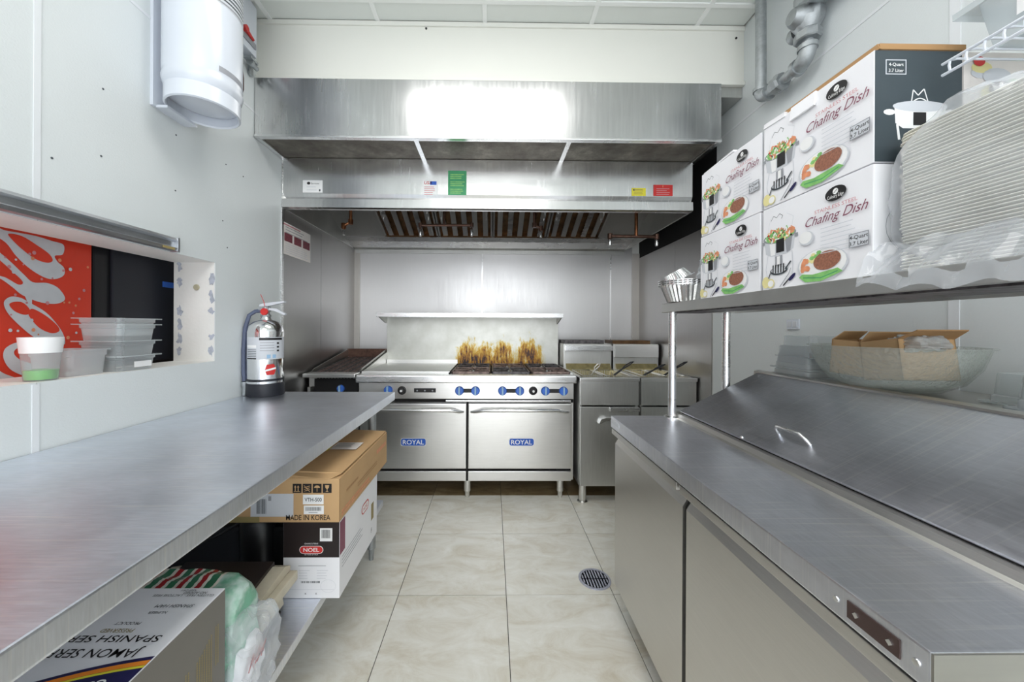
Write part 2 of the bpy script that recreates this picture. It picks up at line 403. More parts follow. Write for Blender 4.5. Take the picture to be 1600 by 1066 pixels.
# ------------------------------------------------------------------ floor
fl = struct(M().box(XL - .3, XR + .1, YN, YB + .1, -.05, -.003).build('floor', 'grout'))
T = .4975; GX, GY = .071, 1.672; me_t = {}
for ix in range(-4, 4):
    for iy in range(-9, 5):
        x0, x1, y0, y1 = GX + ix * T, GX + (ix + 1) * T, GY + iy * T, GY + (iy + 1) * T
        x0c, x1c, y0c, y1c = max(x0, XL), min(x1, XR), max(y0, YN), min(y1, YB)
        if x1c - x0c < .02 or y1c - y0c < .02: continue
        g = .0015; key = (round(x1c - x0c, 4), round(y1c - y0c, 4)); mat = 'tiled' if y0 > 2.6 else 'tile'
        wx, wy = x1c - x0c - 2 * g, y1c - y0c - 2 * g
        kk = key + (mat,)
        if kk not in me_t:
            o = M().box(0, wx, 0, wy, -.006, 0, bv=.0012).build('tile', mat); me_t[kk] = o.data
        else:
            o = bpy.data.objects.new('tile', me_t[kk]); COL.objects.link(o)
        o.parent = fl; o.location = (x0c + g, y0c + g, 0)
# ------------------------------------------------------------------ ceiling
ce = struct(M().box(XL - .3, XR + .1, YN, YB + .1, ZC + .02, ZC + .07).build('ceiling', 'ceil'))
cw, cx0, cy0 = .61, -.66, 1.94
lamps = {(0, 1), (1, 1), (0, -2), (1, -2), (0, -5), (1, -5)}     # (ix,iy) cells, rows counted from y=1.33..1.94 = 0 downward
cell_o = None
for ix in range(-2, 4):
    xa = max(cx0 + (ix) * cw, XL); xb = min(cx0 + (ix + 1) * cw, XR)
    if xb - xa < .03: continue
    for iy in range(-1, 8):
        yb = cy0 - iy * cw; ya = yb - cw; ya = max(ya, YN)
        if iy == -1: yb = 2.08
        if yb - ya < .03: continue
        if ix in (0, 1) and iy in (1, 4, 6): continue
        o = M().box(xa + .006, xb - .006, ya + .006, yb - .006, ZC + .004, ZC + .019, bv=.003).build('ceiling_board', 'ceil', ce)
for ix in range(-1, 4):
    x = cx0 + ix * cw
    if XL < x < XR: M().box(x - .012, x + .012, YN, 2.08, ZC - .003, ZC + .006).build('ceiling_bar', 'tbar', ce)
for iy in range(0, 8):
    y = cy0 - iy * cw; M().box(XL, XR, y - .012, y + .012, ZC - .0035, ZC + .0055).build('ceiling_bar', 'tbar', ce)
for k, (iy, lab) in enumerate(((1, 'recessed ceiling light panel in front of the hood'), (4, 'recessed ceiling light panel in the middle of the room behind the camera'), (6, 'recessed ceiling light panel farthest from the hood'))):
    y1 = cy0 - iy * cw; y0 = y1 - cw
    t = thing('ceiling_light', (-.05, (y0 + y1) / 2, ZC), lab, 'light', 'ceiling light panels')
    M().box(-.66 + .012, .56 - .012, y0 + .012, y1 - .012, ZC + .006, ZC + .018).build('housing', 'tbar', t)
    M().box(-.66 + .03, .56 - .03, y0 + .03, y1 - .03, ZC - .002, ZC + .005).build('diffuser', 'lamp', t)

# ------------------------------------------------------------------ walls
def slab_holes(mb, lo, hi, axis_c, ya, yb, za, zb, hole=None):
    """wall slab between x=lo..hi, with an optional rectangular hole (y0,y1,z0,z1)"""
    if not hole: mb.box(lo, hi, ya, yb, za, zb); return
    h0, h1, h2, h3 = hole
    ys = sorted({ya, yb} | {y for y in (h0, h1) if ya < y < yb}); zs = sorted({za, zb} | {z for z in (h2, h3) if za < z < zb})
    for a, b in zip(ys[:-1], ys[1:]):
        for c, d in zip(zs[:-1], zs[1:]):
            if h0 - 1e-6 <= a and b <= h1 + 1e-6 and h2 - 1e-6 <= c and d <= h3 + 1e-6: continue
            mb.box(lo, hi, a, b, c, d)
HOLE = (-.6, 1.781, 1.065, 1.545)
mb = M(); slab_holes(mb, XL - .2, XL - .004, 0, YN, YB + .1, 0, ZC + .02, HOLE); wl = struct(mb.build('wall_left', 'plaster'))
ZJ = 2.445
for (ya, yb) in ((-1.35, -.13), (-.126, 1.088), (1.092, 2.33), (-2.9, -1.354)):
    for (za, zb) in ((0, ZJ - .002), (ZJ + .002, ZC)):
        mb = M(); slab_holes(mb, XL - .004, XL, 0, ya, yb, za, zb, HOLE); mb.build('wall_panel', 'wall', wl)
for y in (1.09, -.128): M().box(XL - .001, XL + .0025, y - .014, y + .014, 0, 1.065 if 0 else ZC, bv=.001).build('joint_strip', 'strip', wl) if y < -1 else None
M().box(XL, XL + .0025, 1.078, 1.096, 1.605, ZC, bv=.001).build('joint_strip', 'strip', wl)
M().box(XL, XL + .0025, 1.078, 1.096, .0, 1.06, bv=.001).build('joint_strip', 'strip', wl)
M().box(XL, XL + .002, YN, 2.33, ZJ - .006, ZJ + .006).build('joint_strip', 'strip', wl)
mb = M().box(XR + .004, XR + .1, YN, YB + .1, 0, ZC + .02); wr = struct(mb.build('wall_right', 'plaster'))
for (ya, yb) in ((-1.4, -.104), (-.1, 1.118), (1.122, 2.36), (-2.9, -1.404)):
    for (za, zb) in ((0, ZJ - .002), (ZJ + .002, ZC)):
        M().box(XR, XR + .004, ya, yb, za, zb).build('wall_panel', 'wall', wr)
M().box(XR - .0025, XR, 1.106, 1.134, 0, ZC, bv=.001).build('joint_strip', 'strip', wr)
M().box(XR - .002, XR, YN, 2.36, ZJ - .006, ZJ + .006).build('joint_strip', 'strip', wr)
# back wall
wb = struct(M().box(XL - .2, XR + .1, YB + .004, YB + .1, 0, ZC + .02).build('wall_back', 'plaster'))
xs = [XL + .05, -.1, 1.165, XR - .07]
for a, b in zip(xs[:-1], xs[1:]): M().box(a + .002, b - .002, YB, YB + .004, 0, 2.03).build('steel_panel', 'steelW', wb)
for x in (-.1, 1.165): M().box(x - .006, x + .006, YB - .002, YB + .002, 0, 2.0).build('seam_strip', 'steelB', wb)
M().box(XL, XL + .055, YB - .012, YB + .004, 0, 2.0, bv=.004).build('corner_strip', 'cornerm', wb)
M().box(XR - .075, XR, YB - .012, YB + .004, 0, 1.97, bv=.004).build('corner_strip', 'cornerm', wb)
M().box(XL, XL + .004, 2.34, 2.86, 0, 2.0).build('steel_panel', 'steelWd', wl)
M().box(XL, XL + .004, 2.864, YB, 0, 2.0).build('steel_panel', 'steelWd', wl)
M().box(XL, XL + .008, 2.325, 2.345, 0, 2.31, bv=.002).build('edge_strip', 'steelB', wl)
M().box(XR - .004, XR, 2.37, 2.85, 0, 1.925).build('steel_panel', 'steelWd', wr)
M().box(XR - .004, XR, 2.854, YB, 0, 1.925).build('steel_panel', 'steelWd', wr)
M().box(XR - .003, XR + .003, 2.33, YB, 1.925, 2.64).build('unlit_wall_strip', 'blackm', wr)  # matt black stands in for the unlit wall beside the canopy
# bulkhead over the hood
bk = struct(M().box(XL, XR, 2.08, YB, 2.655, ZC + .02).build('wall_bulkhead', 'bulkhead'))
M().box(XL, XR, 2.068, 2.09, 2.64, 2.662, bv=.003).build('trim_strip', 'bulkhead', bk)
M().box(XL, XR, 2.07, 2.082, ZC - .025, ZC, bv=.002).build('trim_strip', 'bulkhead', bk)
M().box(1.31, XR - .003, 2.09, 2.4, 2.58, 2.64).build('duct_end', 'steelF', bk)
M().box(1.31, XR - .003, 2.09, 2.5, 2.641, 2.655).build('soffit_board', 'cardd', bk)
for px, py in ((666, 45), (1150, 60)):
    p = atY(px, py, 2.08); M().lathe([(.006, 0), (.006, .004)], p, 10, rot=RX).build('screw_hole', 'ink', bk)
for px, py in ((161, 139), (275, 211), (158, 244), (81, 247), (353, 257), (380, 276), (274, 298), (348, 345), (355, 387), (58, 122)):
    p = atX(px, py, XL + .001); M().lathe([(.0035, 0), (.0035, .001)], p, 8, rot=RY).build('screw_hole', 'dgrey', wl)

# lining of the serving opening (chipped paint on the jamb)
mb = M()
fj = Fr((XL, 1.781 - .001, 1.065), (-1, 0, 0), (0, 0, 1)); fj.n = V((0, -1, 0))
rg = random.Random(5)
for side in (0, 1):
    for k in range(7):
        b0 = .01 + k * .068 + rg.uniform(0, .02); hh = rg.uniform(.03, .06)
        a0 = -.002 if side == 0 else .152
        pts = []
        n = 12
        for i in range(n):
            q = 2 * pi * i / n; pts.append((a0 + .018 + (.012 + rg.uniform(-.008, .008)) * cos(q), b0 + hh / 2 + (hh / 2 + rg.uniform(-.01, .01)) * sin(q)))
        if rg.random() < .75: poly(mb, fj, pts, .0015, 'chip')
mb.build('chipped_paint', 'grey', wl)
M().lathe([(.015, 0), (.013, .004)], atY(307, 449, 1.778), 20, rot=RX).build('hole_plug', 'plug', wl)
# aluminium shutter rail above the opening
t = thing('shutter_rail', (XL, .4, 1.57), 'grey aluminium shutter rail running along the top of the serving opening', 'rail')
M().prism([(XL, 1.548), (XL + .03, 1.548), (XL + .034, 1.56), (XL + .022, 1.566), (XL + .022, 1.585), (XL + .034, 1.592), (XL + .03, 1.602), (XL, 1.602)], -.6, 1.53, 'y').build('rail', 'alurail', t)
M().box(XL, XL + .036, 1.53, 1.54, 1.545, 1.604, bv=.002).build('end_cap', 'alurail', t)
M().box(XL + .034, XL + .0355, 1.46, 1.515, 1.549, 1.559).build('label_plate', 'gold', t)

# ------------------------------------------------------------------ cooler seen through the opening
XCO = -1.62
t = thing('drink_cooler', (-1.9, 1.2, .9), 'tall red drink cooler with white script lettering seen through the serving opening', 'cooler')
YRB = atX(143, 480, XCO).y
M().box(-2.3, XCO, .2, YRB, 1.02, 1.9, bv=.004).build('cabinet', 'coolred', t)
def CP(x, y):  # crop pixels of the print -> plane coordinates
    p = atX(x * .3095, 290 + y * .3095, XCO + .001); return (p.y, p.z)
fc = Fr((XCO + .001, 0, 0), (0, 1, 0), (0, 0, 1))
from mathutils.geometry import tessellate_polygon
def smooth_poly(pts, n=5):
    out = []; L = len(pts)
    for i in range(L):
        p0, p1, p2, p3 = [V(pts[(i + k) % L]) for k in (-1, 0, 1, 2)]
        for j in range(n):
            t_ = j / n; out.append(.5 * ((2 * p1) + (p2 - p0) * t_ + (2 * p0 - 5 * p1 + 4 * p2 - p3) * t_ ** 2 + (3 * p1 - p0 - 3 * p2 + p3) * t_ ** 3))
    return out
def cpoly(mb, pts, h, m, sm=True):
    q = smooth_poly([V(p) for p in pts]) if sm else pts
    q = [CP(*p) for p in q]
    tri = tessellate_polygon([[V((a, b, 0)) for a, b in q]])
    mb.add([fc.p(a, b, h) for a, b in q], tri, m)
mb = M()
wh = [
 [(-40, 200), (20, 225), (80, 236), (180, 255), (262, 280), (320, 300), (316, 348), (276, 355), (290, 385), (322, 415), (322, 452), (280, 472), (226, 465), (150, 420), (80, 355), (30, 290), (-40, 240)],
 [(-60, 300), (0, 340), (60, 392), (120, 450), (165, 488), (235, 492), (290, 515), (325, 560), (318, 585), (270, 598), (190, 586), (110, 552), (60, 512), (0, 470), (-60, 450)],
 [(18, 590), (50, 562), (100, 566), (150, 592), (230, 640), (290, 705), (322, 760), (326, 800), (300, 800), (240, 790), (170, 765), (90, 700), (35, 640)],
 [(122, 548), (156, 556), (160, 600), (158, 640), (134, 640), (140, 600)],
 [(110, 790), (60, 800), (20, 830), (18, 880), (60, 935), (150, 965), (160, 905), (100, 880), (70, 850), (80, 825), (130, 810)],
 [(-40, 920), (20, 950), (80, 975), (60, 1000), (-40, 985)],
]
rd = [
 [(42, 243), (110, 256), (190, 305), (245, 345), (264, 378), (236, 390), (175, 370), (105, 318), (52, 266)],
 [(-60, 340), (-10, 372), (50, 425), (112, 485), (90, 500), (20, 462), (-60, 440)],
 [(44, 602), (66, 588), (110, 590), (144, 620), (148, 645), (118, 652), (72, 635)],
 [(160, 622), (225, 655), (285, 705), (296, 735), (255, 745), (195, 718), (150, 668), (142, 645)],
]
for i_, q in enumerate(wh): cpoly(mb, q, .0006 + i_ * .00015, 'script')
for i_, q in enumerate(rd): cpoly(mb, q, .0016 + i_ * .00015, 'coolred')
rg = random.Random(2)
for k in range(46):
    x, y = rg.uniform(5, 440), rg.uniform(250, 950)
    a, b = CP(x, y); s_ = rg.uniform(.0025, .006); ell(mb, fc, a, b, s_, s_ * 1.2, .0023 + k * .00005, rg.choice(('lgrey', 'orange', 'rose')), 8)
mb.build('script_print', 'white', t)
t = thing('black_cooler', (-1.9, 1.65, 1.03), 'black appliance with dark glass door beside the red cooler', 'appliance')
M().box(-2.3, XCO, YRB + .003, 1.98, 1.045, 1.9, bv=.008).build('cabinet', 'black', t)
M().box(XCO, XCO + .012, YRB + .07, 1.93, 1.07, 1.8, bv=.004).build('glass_door', 'rubber', t)
M().box(-1.70, -1.64, 1.86, 1.90, 1.02, 1.045).build('foot', 'black', t)
M().box(XCO + .012, XCO + .014, atX(250, 447, XCO).y, atX(276, 450, XCO).y, 1.425, 1.452).build('blue_tape', 'blue', t)
t = tag(M().box(-2.5, -1.56, -.6, 2.4, .98, 1.02, bv=.004).build('service_counter', 'card'), 'tan counter top behind the serving opening carrying the coolers', 'counter')
struct(M().box(-2.6, -2.55, -1.2, 3.2, 0, 2.98).build('wall_far_room', 'wall'))
area('dining_room_light', (-2.05, 1.0, 2.6), (0, 0, 0), .8, 2.5, 10)

# ------------------------------------------------------------------ exhaust hood
HX0, HX1, CX1 = XL + .004, 1.307, 1.292
hood = thing('exhaust_hood', (0, 2.8, 2.0), 'wide stainless steel exhaust hood with grease filters over the cooking line', 'hood')
M().box(HX0, HX1, 2.06, 2.075, 2.312, 2.64, bv=.003).build('front_panel', 'steelH', hood)
M().box(HX1 - .012, HX1, 2.075, YB, 2.312, 2.64).build('side_panel', 'steelF', hood)
M().box(HX0, HX1, 2.052, 2.085, 2.304, 2.318, bv=.003).build('lower_trim', 'steelB', hood)
M().box(HX0, HX0 + .025, 2.06, 2.34, 2.302, 2.312).build('lower_trim', 'steelB', hood)
M().box(HX1 - .025, HX1, 2.06, 2.34, 2.302, 2.312).build('lower_trim', 'steelB', hood)
for a, b in ((HX0 + .02, -.455), (-.43, .425), (.45, HX1 - .025)):
    M().box(a, b, 2.08, 2.335, 2.315, 2.325).build('perforated_panel', 'perf', hood)
for x in (-.442, .438): M().box(x - .013, x + .013, 2.08, 2.34, 2.305, 2.315).build('divider', 'steelB', hood)
M().prism([(2.33, 2.312), (2.33, 2.087), (2.347, 2.058), (2.345, 2.052), (2.322, 2.05), (2.320, 1.996), (2.335, 1.990), (2.36, 1.990), (2.36, 2.0), (2.345, 2.3), (2.345, 2.312)], HX0 + .003, CX1, 'x').build('canopy_front', 'steelH', hood)
M().box(HX0 + .003, HX0 + .015, 2.345, 3.5, 1.99, 2.6).build('canopy_side', 'steelF', hood)
M().box(CX1 - .012, CX1, 2.345, 3.5, 1.99, 2.312).build('canopy_side', 'steelF', hood)
M().box(HX0, CX1, 2.35, 3.54, 2.44, 2.46).build('canopy_roof', 'steelF', hood)
M().box(HX0, CX1, 3.53, 3.55, 1.98, 2.45).build('canopy_back', 'steelF', hood)
# grease gutter
M().prism([(3.27, 2.062), (3.27, 2.045), (3.33, 2.02), (3.42, 2.0), (3.46, 1.992), (3.47, 2.012), (3.43, 2.018), (3.34, 2.035), (3.29, 2.062)], HX0 + .015, CX1 - .012, 'x').build('grease_gutter', 'steelB', hood)
M().prism([(3.46, 2.015), (3.535, 1.985), (3.535, 1.955), (3.55, 1.955), (3.55, 2.03), (3.47, 2.03)], HX0 + .015, CX1 - .012, 'x').build('wall_flange', 'steelF', hood)
# filters on a sloping plane
P0 = V((0, 3.27, 2.056)); P1 = V((0, 2.62, 2.335)); sl = (P1 - P0).normalized(); nn = V((0, -sl.z, sl.y)); nn = -nn if nn.z > 0 else nn
def on(x, t_, d): return V((x, 0, 0)) + P0 + sl * t_ + nn * d
def slbox(mb, x0, x1, t0, t1, d0, d1, m=None):
    vs = [on(x, t_, d) for d in (d0, d1) for t_ in (t0, t1) for x in (x0, x1)]
    mb.add(vs, [(0, 2, 3, 1), (4, 5, 7, 6), (0, 1, 5, 4), (2, 6, 7, 3), (0, 4, 6, 2), (1, 3, 7, 5)], m)
LEN = (P1 - P0).length
mb = M(); slbox(mb, HX0 + .015, -.965, 0, LEN, -.005, .004); mb.build('filler_panel', 'steelF', hood)
mb = M(); slbox(mb, .965, CX1 - .012, 0, LEN, -.005, .004); mb.build('filler_panel', 'steelF', hood)
fw = 1.93 / 4
for k in range(4):
    x0 = -.965 + k * fw + .004; x1 = x0 + fw - .008
    mb = M(); slbox(mb, x0, x1, 0, LEN, -.028, -.022, 'grease')
    for a, b in ((x0, x0 + .014), (x1 - .014, x1)): slbox(mb, a, b, 0, LEN, -.022, .012, 'steelR')
    slbox(mb, x0, x1, 0, .02, -.022, .012, 'grease'); slbox(mb, x0, x1, LEN - .02, LEN, -.022, .012, 'steelR')
    f = mb.build('baffle_filter', 'grease', hood)
    n = 5; pw = (fw - .036) / n
    for j in range(n):
        c = x0 + .014 + pw * (j + .5)
        mb = M(); slbox(mb, c - .021, c + .021, .02, LEN - .02, -.002, .010); mb.build('slat', 'steelR' if (j + k) % 3 else 'steelB', f)
    for c in (x0 + .05, x1 - .05):
        mb = M(); mb.tube([on(c, .25, .01), on(c, .25, .035), on(c + .0, .33, .035), on(c, .33, .01)], .003, 6); mb.build('filter_handle', 'steelB', f)
# suppression pipes
def pipe(pts, r, m, name='suppression_pipe', noz=()):
    q = M().tube(pts, r, 10)
    for p in pts[1:-1]:
        q.tube([V(p) - V((0, 0, r * 1.5)), V(p) + V((0, 0, r * 1.5))], r * 1.45, 10)
    o = q.build(name, m, hood)
    for p in noz:
        p = V(p); M().lathe([(.006, -.05), (.011, -.045), (.012, -.015), (.008, 0)], p, 12).build('nozzle', 'steelB', o)
a = atY(548, 320, 2.9); b = atY(548, 347, 2.9); c = atY(537, 353, 2.9); d = atY(537, 358, 2.9)
pipe([a + V((0, 0, .1)), b, c, d], .013, 'copper', noz=[d])
l, r_, = atY(657, 352, 2.62), atY(737, 352, 2.62)
pipe([l - V((0, 0, .03)), l, r_, r_ - V((0, 0, .03))], .010, 'copperd', noz=[l - V((0, 0, .03)), r_ - V((0, 0, .03))])
c = atY(694, 352, 2.62); pipe([c + V((0, 0, .25)), c], .010, 'copperd')
a = atY(835, 352, 2.75); b = atY(845, 357, 2.75); pipe([a + V((0, 0, .2)), a, b, b - V((0, 0, .02))], .012, 'copperd', noz=[b - V((0, 0, .02))])
l, r_, c = atY(953, 369, 2.6), atY(1026, 370, 2.6), atY(994, 369, 2.6)
pipe([l - V((0, 0, .025)), l, r_, r_ - V((0, 0, .025))], .012, 'copperd', noz=[l - V((0, 0, .02)), r_ - V((0, 0, .02))])
pipe([c + V((0, 0, .42)), c], .012, 'copper')
# stickers on the canopy front
def sticker(px0, py0, px1, py1, base, label, fn):
    a = atY(px0, py1, 2.3285); b = atY(px1, py0, 2.3285); w_, h_ = b.x - a.x, b.z - a.z
    fr = Fr((a.x, 2.3285, a.z), (1, 0, 0), (0, 0, 1)); mb = M(); rect(mb, fr, 0, 0, w_, h_, .0005, base); fn(mb, fr, w_, h_)
    o = mb.build('sticker', base, hood); o['label'] = label
def s1(mb, f, w_, h_):
    ell(mb, f, w_ * .3, h_ * .76, .011, .009, .001, 'ink'); text(mb, f, 'Services', w_ * .42, h_ * .68, .016, .001, 'ink'); lines(mb, f, w_ * .2, h_ * .45, w_ * .6, 2, .02, .003, .001, 'lgrey'); rect(mb, f, w_ * .82, .008, w_ * .9, .022, .001, 'dgrey')
def s2(mb, f, w_, h_):
    text(mb, f, 'USA', w_ * .12, h_ * .72, .028, .001, 'red', shear=.2, off=.01); rect(mb, f, w_ * .5, h_ * .68, w_ * .92, h_ * .93, .001, 'royal'); lines(mb, f, w_ * .12, h_ * .5, w_ * .78, 5, .012, .005, .001, 'rose')
def s3(mb, f, w_, h_):
    for k in range(3): lines(mb, f, w_ * .12, h_ * (.82 - .3 * k), w_ * .78, 3, .012, .006, .001, 'lime')
def s4(mb, f, w_, h_): lines(mb, f, w_ * .15, h_ * .75, w_ * .7, 4, .009, .003, .001, 'gold'); rect(mb, f, w_ * .1, h_ * .65, w_ * .2, h_ * .85, .001, 'dgrey')
def s5(mb, f, w_, h_): lines(mb, f, w_ * .15, h_ * .6, w_ * .75, 4, .012, .005, .001, 'rose'); rect(mb, f, w_ * .47, h_ * .75, w_ * .51, h_ * .95, .001, 'orange')
sticker(473, 282, 504, 301, 'white', 'white maker plate sticker', s1)
sticker(660, 282, 684, 304, 'white', 'white sticker reading USA in red', s2)
sticker(700, 267, 729, 305, 'green', 'green inspection sticker', s3)
sticker(987, 294, 1009, 306, 'yellow', 'small yellow sticker', s4)
sticker(1021, 289, 1051, 306, 'red', 'red sticker', s5)

# poster on the left steel wall
X_ = XL + .006
a = V((X_, 2.36, 0)); p0, p1 = atX(441, 345, X_), atX(485, 367, X_); q0, q1 = atX(442, 396, X_), atX(484, 412, X_)
fr = Fr((X_, p0.y, q0.z), (0, 1, 0), (0, 0, 1)); fr = Fr((X_, p0.y, q0.z), (0, 1, 0), (0, 0, 1))
w_, h_ = p1.y - p0.y, p0.z - q0.z
mb = M().box(X_ - .001, X_ + .001, p0.y, p1.y, q0.z, p0.z, 'paper')
rect(mb, fr, .0, h_ * .92, w_ * .6, h_ * .96, .002, 'rose')
for k in range(3): rect(mb, fr, w_ * (.06 + .32 * k), h_ * .42, w_ * (.32 + .32 * k), h_ * .68, .002, 'photo')
lines(mb, fr, w_ * .1, h_ * .86, w_ * .8, 3, .018, .004, .002, 'grey'); lines(mb, fr, w_ * .1, h_ * .34, w_ * .8, 5, .014, .003, .002, 'lgrey')
tag(mb.build('safety_poster', 'paper'), 'worn paper notice with three dark red pictures on the left steel wall under the hood', 'poster')

# ------------------------------------------------------------------ charbroiler
t = thing('charbroiler', (-1.13, 3.0, 0), 'gas charbroiler with dark grill grate left of the range against the steel wall', 'charbroiler')
BX0, BX1 = -1.325, -.962
M().box(BX0, BX1, 2.64, 3.35, .80, .87, bv=.004).box(BX0, BX0 + .02, 2.62, 3.35, .15, .8).box(BX1 - .02, BX1, 2.62, 3.35, .15, .8).box(BX0, BX1, 3.33, 3.35, .15, .8).build('body', 'steelF', t)
M().box(BX0, BX1, 2.62, 3.33, .10, .16).build('bottom_shelf', 'steelF', t)
M().box(BX0 - .005, BX1, 2.555, 2.66, .875, .905, bv=.006).build('front_ledge', 'steelR', t)
M().box(BX0 + .05, BX1, 2.618, 2.64, .76, .86).build('control_panel', 'blackm', t)
for x in (-1.27, -1.02): 
    for y in (2.68, 3.28): M().lathe([(.018, 0), (.022, .02), (.022, .15)], (x, y, 0), 12).build('leg', 'steelF', t)
mb = M()
for k in range(12): x = BX0 + .07 + k * .022; mb.box(x, x + .012, 2.615, 2.62, .862, .870)
mb.build('vent_slots', 'gap', t)
# sloping side splashes and backsplash
for x, mm in ((BX0 + .002, 'steelF'), (BX1 - .012, 'steelR')):
    M().prism([(2.66, .905), (2.70, .925), (3.33, 1.03), (3.33, .87), (2.66, .87)], x, x + .008, 'x').build('side_splash', mm, t)
M().box(BX0, BX1, 3.33, 3.345, .87, 1.035).build('back_splash', 'copperd', t)
g = M(); g.box(BX0 + .012, BX1 - .014, 2.67, 3.32, .872, .88, 'blackm'); g.build('drip_bed', 'blackm', t)
n = 16
for k in range(n):
    x = BX0 + .03 + k * (BX1 - BX0 - .06) / (n - 1)
    mb = M(); y0, y1, z0, z1 = 2.68, 3.30, .905, .965
    mb.add([(x - .006, y0, z0 - .02), (x + .006, y0, z0 - .02), (x + .005, y0, z0), (x - .005, y0, z0), (x - .006, y1, z1 - .02), (x + .006, y1, z1 - .02), (x + .005, y1, z1), (x - .005, y1, z1)], [(0, 1, 2, 3), (7, 6, 5, 4), (0, 4, 5, 1), (1, 5, 6, 2), (2, 6, 7, 3), (3, 7, 4, 0)])
    mb.build('grate_bar', 'ironr' if k % 3 else 'iron', t)
for k in range(5):
    y = 2.72 + k * .13; z = .897 + (y - 2.68) * .097; M().box(BX0 + .02, BX1 - .02, y, y + .01, z - .012, z).build('cross_bar', 'iron', t)
def knob(parent, p, r=.028, m='blue', d=.035, name='knob'):
    o = M().lathe([(r * 1.02, 0), (r, d * .35), (r * .86, d * .5), (r * .8, d * .55)], p, 20, m, rot=RX).build(name, m, parent)
    pp = V(p); M().box(pp.x - r * .2, pp.x + r * .2, pp.y - d, pp.y - d * .3, pp.z - r * .95, pp.z + r * .95, bv=.003).build('grip', 'bluel' if m == 'blue' else 'chrome', o)
    return o
p = atY(533, 607, 2.62); knob(t, (p.x, 2.617, p.z), .026)

# ------------------------------------------------------------------ range
RX0, RX1 = -.955, .598
rg_ = thing('gas_range', (-.18, 2.95, 0), 'six burner stainless gas range with griddle, two ovens and blue knobs', 'range')
YF = 2.60
M().box(RX0 + .005, RX1 - .005, YF + .03, 3.33, .13, .885).build('body', 'steelR', rg_)
M().box(RX0, RX1, 2.545, 2.66, .842, .897, bv=.009).build('front_rail', 'steelB', rg_)
M().box(RX0 + .005, RX1 - .01, YF - .002, YF + .04, .722, .842, bv=.003).build('control_panel', 'steelR', rg_)
M().box(RX0 + .005, RX1 - .01, YF + .012, YF + .04, .695, .722).build('panel_gap', 'gap', rg_)
M().box(-.33, RX1 - .03, YF - .012, YF + .02, .703, .715, bv=.003).build('drip_tray_edge', 'steelB', rg_)
M().box(RX0, -.31, 2.66, 3.3, .885, .912, bv=.004).build('griddle_plate', 'steelF', rg_)
M().prism([(2.69, .905), (3.3, 1.01), (3.3, .88), (2.69, .88)], RX0 - .002, RX0 + .007, 'x').build('griddle_side_splash', 'steelR', rg_)
M().box(RX0 + .01, -.31, 3.26, 3.30, .91, .945).build('griddle_back_splash', 'steelR', rg_)
M().box(-.31, RX1 - .02, 2.665, 3.3, .872, .886).build('burner_tray', 'blackm', rg_)
M().box(RX1 - .022, RX1 - .002, 2.66, 3.3, .87, .905).build('top_edge', 'steelF', rg_)
M().box(-.318, -.300, 2.66, 3.3, .87, .905).build('top_edge', 'blackm', rg_)
gw = (RX1 - .02 + .31) / 3
for ix in range(3):
    for iy in range(2):
        x0 = -.302 + ix * gw + .004; x1 = x0 + gw - .010; y0 = 2.668 + iy * .315; y1 = y0 + .308; cx_, cy_ = (x0 + x1) / 2, (y0 + y1) / 2; z = .910
        mb = M()
        for a in ((x0, x1, y0, y0 + .012), (x0, x1, y1 - .012, y1), (x0, x0 + .012, y0, y1), (x1 - .012, x1, y0, y1)): mb.box(a[0], a[1], a[2], a[3], z - .018, z, bv=.003)
        for k in range(8):
            q = k * pi / 4 + pi / 8 * 0; L_ = (x1 - x0) / 2 / max(abs(cos(q)), abs(sin(q)))
            p_ = V((cx_ + cos(q) * .035, cy_ + sin(q) * .035, z)); e = V((cx_ + cos(q) * min(L_, .15 if k % 2 else .14), cy_ + sin(q) * min(L_, .15), z))
            dv = (e - p_).normalized(); sd = V((-dv.y, dv.x, 0)) * .006
            vs = [p_ - sd, p_ + sd, e + sd, e - sd] + [x_ - V((0, 0, .02)) for x_ in (p_ - sd, p_ + sd, e + sd, e - sd)]
            mb.add(vs, [(0, 1, 2, 3), (7, 6, 5, 4), (0, 4, 5, 1), (1, 5, 6, 2), (2, 6, 7, 3), (3, 7, 4, 0)])
        gr = mb.build('burner_grate', 'iron' if (ix + iy) % 2 else 'ironr', rg_)
        M().lathe([(.052, .872), (.05, .888), (.032, .893), (.03, .902), (.01, .905)], (cx_, cy_, 0), 18).build('burner_head', 'galv', rg_)
# riser + shelf
M().box(RX0 - .0, RX1 + .005, 3.30, 3.33, .89, 1.36, bv=.002).build('riser', 'riser', rg_)
M().box(RX0 - .009, RX1 - .001, 3.033, 3.299, 1.347, 1.3555).box(RX0 - .01, RX1 + .0, 3.02, 3.032, 1.318, 1.356, bv=.004).build('riser_shelf', 'steelB', rg_)
for x in (RX0 - .008, RX1 - .012): M().prism([(3.035, 1.345), (3.035, 1.33), (3.27, 1.27), (3.3, 1.27), (3.3, 1.345)], x, x + .008, 'x').build('shelf_bracket', 'steelF', rg_)
